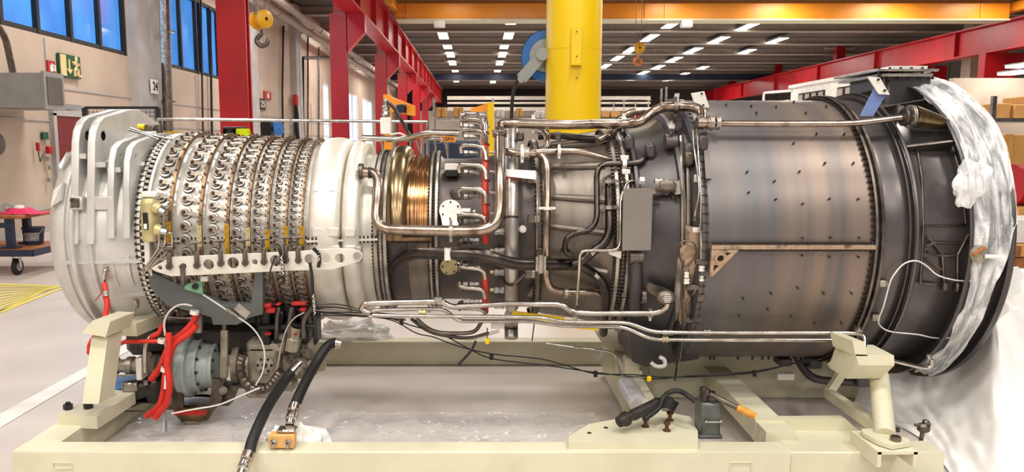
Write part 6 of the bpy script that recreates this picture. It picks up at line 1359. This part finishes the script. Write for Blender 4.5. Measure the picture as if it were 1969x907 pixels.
# jack cylinder
a_ = ony(1190, 811, 3.95); c_ = ony(1262, 776, 4.1); t = thing('jack_cylinder', 'black hydraulic cylinder with threaded end leaning on the platform plate', 'hydraulic cylinder', (a_ + c_) / 2 - V((0, 0, .06)))
d_ = (c_ - a_); L_ = d_.length; b = MB(); b.lathe([(0, .003), (0, .03), (.03, .034), (.035, .04), (.06, .04), (.062, .028), (.1, .026), (.105, .032), (L_, .032), (L_, .003)], a_, d_, 20); b.build('barrel', 'dark_cast', t)
b = MB(); b.cyl(c_, ony(1290, 772, 4.15), .03, n=14); b.lathe([(-.03, .03), (-.03, .045), (.03, .045), (.03, .03)], ony(1287, 775, 4.12), (.6, .2, 1), 16); b.build('head', 'black', t)
b = MB(); b.cyl(ony(1204, 738, 4.75), ony(1230, 780, 4.5), .06, .06, n=24); mat('silver_paint', (214, 214, 214), .3, .3); tag(b.build('silver_cylinder', 'silver_paint'), 'short silver cylinder lying behind the jack cylinder', 'cylinder')
# black hoses
def fathose(pts, fit, label, r=.030):
    q = [ony(*p_) for p_ in pts]; t = thing('black_hose', label, 'hose', q[0]); sp2 = smoothc(q, 8); b = MB(); b.tube(sp2, r, 18); b.build('hose', 'rubber', t)
    for f_ in fit:
        u, v_ = ony(*f_[0]), ony(*f_[1]); d = v_ - u; L = d.length; b = MB(); b.lathe([(0, .003), (0, r * 1.12), (L * .3, r * 1.12), (L * .34, r * .95), (L * .5, r * .95), (L * .54, r * 1.05), (L * .75, r * 1.05), (L * .8, r * .8), (L, r * .8), (L, .003)], u, d, 20); b.build('hose_fitting', 'silver_pipe', t)
fathose([(563, 713, 4.45), (544, 737, 4.35), (513, 785, 4.1), (487, 842, 3.85), (479, 872, 3.76)], [((479, 870, 3.765), (462, 912, 3.66)), ((560, 716, 4.44), (577, 698, 4.5))], 'fat black hose falling in front of the front rail')
fathose([(650, 661, 4.5), (642, 659, 4.5), (627, 668, 4.45), (605, 702, 4.35), (582, 745, 4.15), (566, 782, 4.02)], [((567, 780, 4.03), (557, 816, 3.9)), ((646, 660, 4.5), (657, 661, 4.5))], 'fat black hose ending at the yellow wooden flange block')
c_ = onz(549, 853, ZR); c_ = V((c_.x, FY + .05, ZR)); t = thing('flange_block', 'yellowish flange block with two bolts on the front rail', 'block', c_)
b = MB(); b.bev(c_ + V((0, .0, .045)), (.135, .06, .075), .006); b.build('block', 'hook_orange' if 0 else 'crate_wood', t)
for dx in (-.038, .038): b = MB(); q = c_ + V((dx, -.03, .045)); b.cyl(q + V((0, -.03, -.02)), q + V((0, .03, .02)), .009, n=8); b.lathe([(-.012, .009), (-.012, .017), (.004, .017), (.004, .009)], q + V((0, -.015, .0)), (0, -1, -.5), 6); b.build('bolt', 'steel', t)
b = MB(); b.bev(c_ + V((.02, .02, .095)), (.1, .07, .02), .008); b.build('flange', 'silver_pipe', t)
# crumpled bags
mat('plastic_clear', (236, 236, 238), .10, 0, (222, 222, 224), alpha=.30, bump=.5, bscale=9); mat('plastic_white', (250, 248, 245), .75, 0, (236, 234, 232), bump=.25, bscale=12)
def crumple(c, sx, sy, sz, m, name, label, cat, seed=0, nu=22, nv=14):
    b = MB(); nn = 20
    def f(u, v_):
        a = 2 * pi * u; e_ = pi / 2 * v_; d = V((cos(a) * cos(e_), sin(a) * cos(e_), sin(e_))); k = 1 + .38 * noise.noise(d * 2.6 + V((seed, 3, 1))) + .16 * noise.noise(d * 7 + V((seed, 8, 1)))
        return V(c) + V((d.x * sx * k, d.y * sy * k, max(.002, d.z * sz * k)))
    b.grid(f, 40, 16); return tag(b.build(name, m, None, 25), label, cat)
q = onz(595, 815, ZR); crumple((q.x - .03, FY + .22, .12), .17, .10, .14, 'plastic_white', 'plastic_bag', 'crumpled white plastic bag behind the yellow flange block', 'plastic bag', 3)
q = onz(690, 636, 0); crumple((ony(682, 636, RY + .15).x, RY + .15, .2), .3, .14, .14, 'plastic_bag', 'plastic_bag', 'clear plastic bag with pinkish rag lying on the rear rail', 'plastic bag', 9)
# clear film on the floor
b = MB()
A = [onz(225, 862, 0), onz(1180, 855, 0), onz(1140, 798, 0), onz(260, 800, 0)]
def film(u, v_):
    p_ = (A[0] * (1 - u) + A[1] * u) * (1 - v_) + (A[3] * (1 - u) + A[2] * u) * v_
    z = .012 + .035 * abs(noise.noise(V((p_.x * 3.1, p_.y * 7, 2)))) + .03 * abs(noise.noise(V((p_.x * 11, p_.y * 16, 5))))
    return V((p_.x, p_.y + .03 * noise.noise(V((p_.x * 4, 0, 0))), z))
b.grid(film, 200, 26); tag(b.build('plastic_film', 'plastic_clear', None, 20), 'wrinkled clear plastic film spread on the floor inside the stand', 'plastic film')
# exhaust plastic wrap
b = MB(); xw0 = xm(1880, .96); xw1 = xm(1956, 1.0)
def wrap(u, v_):
    ph = -62 + 175 * v_; k1 = noise.noise(V((ph * .04, u * 4, 1))); k2 = noise.noise(V((ph * .06 + u * 4, u * 12, 4))); k3 = noise.noise(V((ph * .22 - u * 9, u * 26 + ph * .1, 7)))
    a = k1 * .022 + (.5 - abs(k2)) * .020 + (.5 - abs(k3)) * .005
    lo_ = 0 if ph > 5 else min(.45, (5 - ph) / 60)
    lo_ *= .25; hi_ = 1 - .45 * max(0, min(1, (8 - ph) / 18)) + .08 * noise.noise(V((ph * .08, 9, 2))) * (ph < 8)
    X = xw0 - .03 + (xw1 - xw0 + .04) * (lo_ + (hi_ - lo_) * u)
    if u < .06: X += .035 * noise.noise(V((ph * .09, 3, 0)))
    return E(X, .952 + .042 * u + a, ph)
b.grid(wrap, 40, 300); 
mat('wrap_film', (248, 249, 250), .2, 0, (236, 238, 240), (6, 6, 6), 2, bump=.5, bscale=34)
nt = M['wrap_film'].node_tree; n1 = nt.nodes.new('ShaderNodeTexNoise'); n1.inputs['Scale'].default_value = 2.6; n1.inputs['Detail'].default_value = 5; n1.inputs['Distortion'].default_value = 1.5
mr = nt.nodes.new('ShaderNodeMapRange'); mr.inputs['From Min'].default_value = .35; mr.inputs['From Max'].default_value = .62; mr.inputs['To Min'].default_value = .25; mr.inputs['To Max'].default_value = .9
tc = nt.nodes.new('ShaderNodeTexCoord'); mpg = nt.nodes.new('ShaderNodeMapping'); mpg.inputs['Scale'].default_value = (7, 1.1, 1.1); nt.links.new(tc.outputs['Object'], mpg.inputs[0]); nt.links.new(mpg.outputs[0], n1.inputs['Vector']); nt.links.new(n1.outputs[0], mr.inputs[0]); nt.links.new(mr.outputs[0], nt.nodes['Principled BSDF'].inputs['Alpha'])
tag(b.build('plastic_wrap', 'wrap_film', None, 60), 'shiny crumpled plastic film wrapped around the exhaust rim', 'plastic film')
q = S(1868, 350, .06, .97); b = MB()
def tuft(u, v_):
    a = 2 * pi * u; e_ = pi * v_; d = V((cos(a) * sin(e_), sin(a) * sin(e_), cos(e_))); k = 1 + .55 * noise.noise(d * 1.8 + V((5, 0, 0))) + .16 * (.5 - abs(noise.noise(d * 5)))
    return q + V((d.x * .085 * k + .02 * d.z, d.y * .05 * k, d.z * .11 * k))
b.grid(tuft, 36, 24); tag(b.build('plastic_bunch', 'wrap_film', None, 60), 'gathered knot of clear plastic hanging from the wrapped exhaust rim', 'plastic film')
# white sheet hanging behind and spreading over the floor at the right
b = MB()
T = [(1660, 712, 5.1), (1700, 712, 5.0), (1780, 716, 4.95), (1850, 700, 4.75), (1905, 640, 4.5), (1930, 610, 4.6), (2010, 570, 5.2), (2100, 556, 5.9)]
G = [(1640, 775, 0), (1690, 800, 0), (1780, 850, 0), (1850, 935, 0), (1960, 1000, 0), (2100, 960, 0), (2200, 860, 0), (2290, 780, 0)]
tp_ = smoothc([ony(*t_) for t_ in T], 10); gr_ = smoothc([onz(g[0], g[1], .01) for g in G], 10); NT = len(tp_) - 1
def sheet(u, v_):
    i = min(NT - 1, int(u * NT)); f_ = u * NT - i; a = tp_[i].lerp(tp_[i + 1], f_); c = gr_[i].lerp(gr_[i + 1], f_)
    t_ = v_; p_ = a.lerp(c, t_); p_.z = a.z * (1 - t_) ** 1.6 + .012; p_ = V(p_)
    w_ = sin(u * 31 + 1.5 * sin(u * 9)) * .02 * (.3 + t_) * (1 - .6 * t_) * .45
    return p_ + V((w_ * .6, -abs(w_), .02 * noise.noise(V((u * 20, v_ * 8, 0))) * (t_ < .97)))
b.grid(sheet, 160, 40); tag(b.build('white_sheet', 'plastic_white', None, 40), 'white plastic sheet falling from the exhaust and spreading over the floor', 'sheet')
q = ony(1930, 590, 5.6); crumple((q.x + .5, 6.6, .0), .9, .5, .75, 'plastic_white', 'cloth_pile', 'heap of white cloth on the floor behind the exhaust', 'cloth', 12)
p = ony(1776, 822, 3.98); b = MB(); b.bev(p, (.06, .05, .05), .012); b.bev(p + V((.01, 0, .03)), (.03, .03, .03), .006); b.cyl(p + V((-.05, 0, .015)), p + V((.035, 0, .02)), .009, n=6); b.cyl(p, V((p.x, p.y + .05, .01)), .012, n=8); tag(b.build('drain_valve', 'dull_steel'), 'small brown valve lying on the white sheet beside the right pedestal', 'valve')
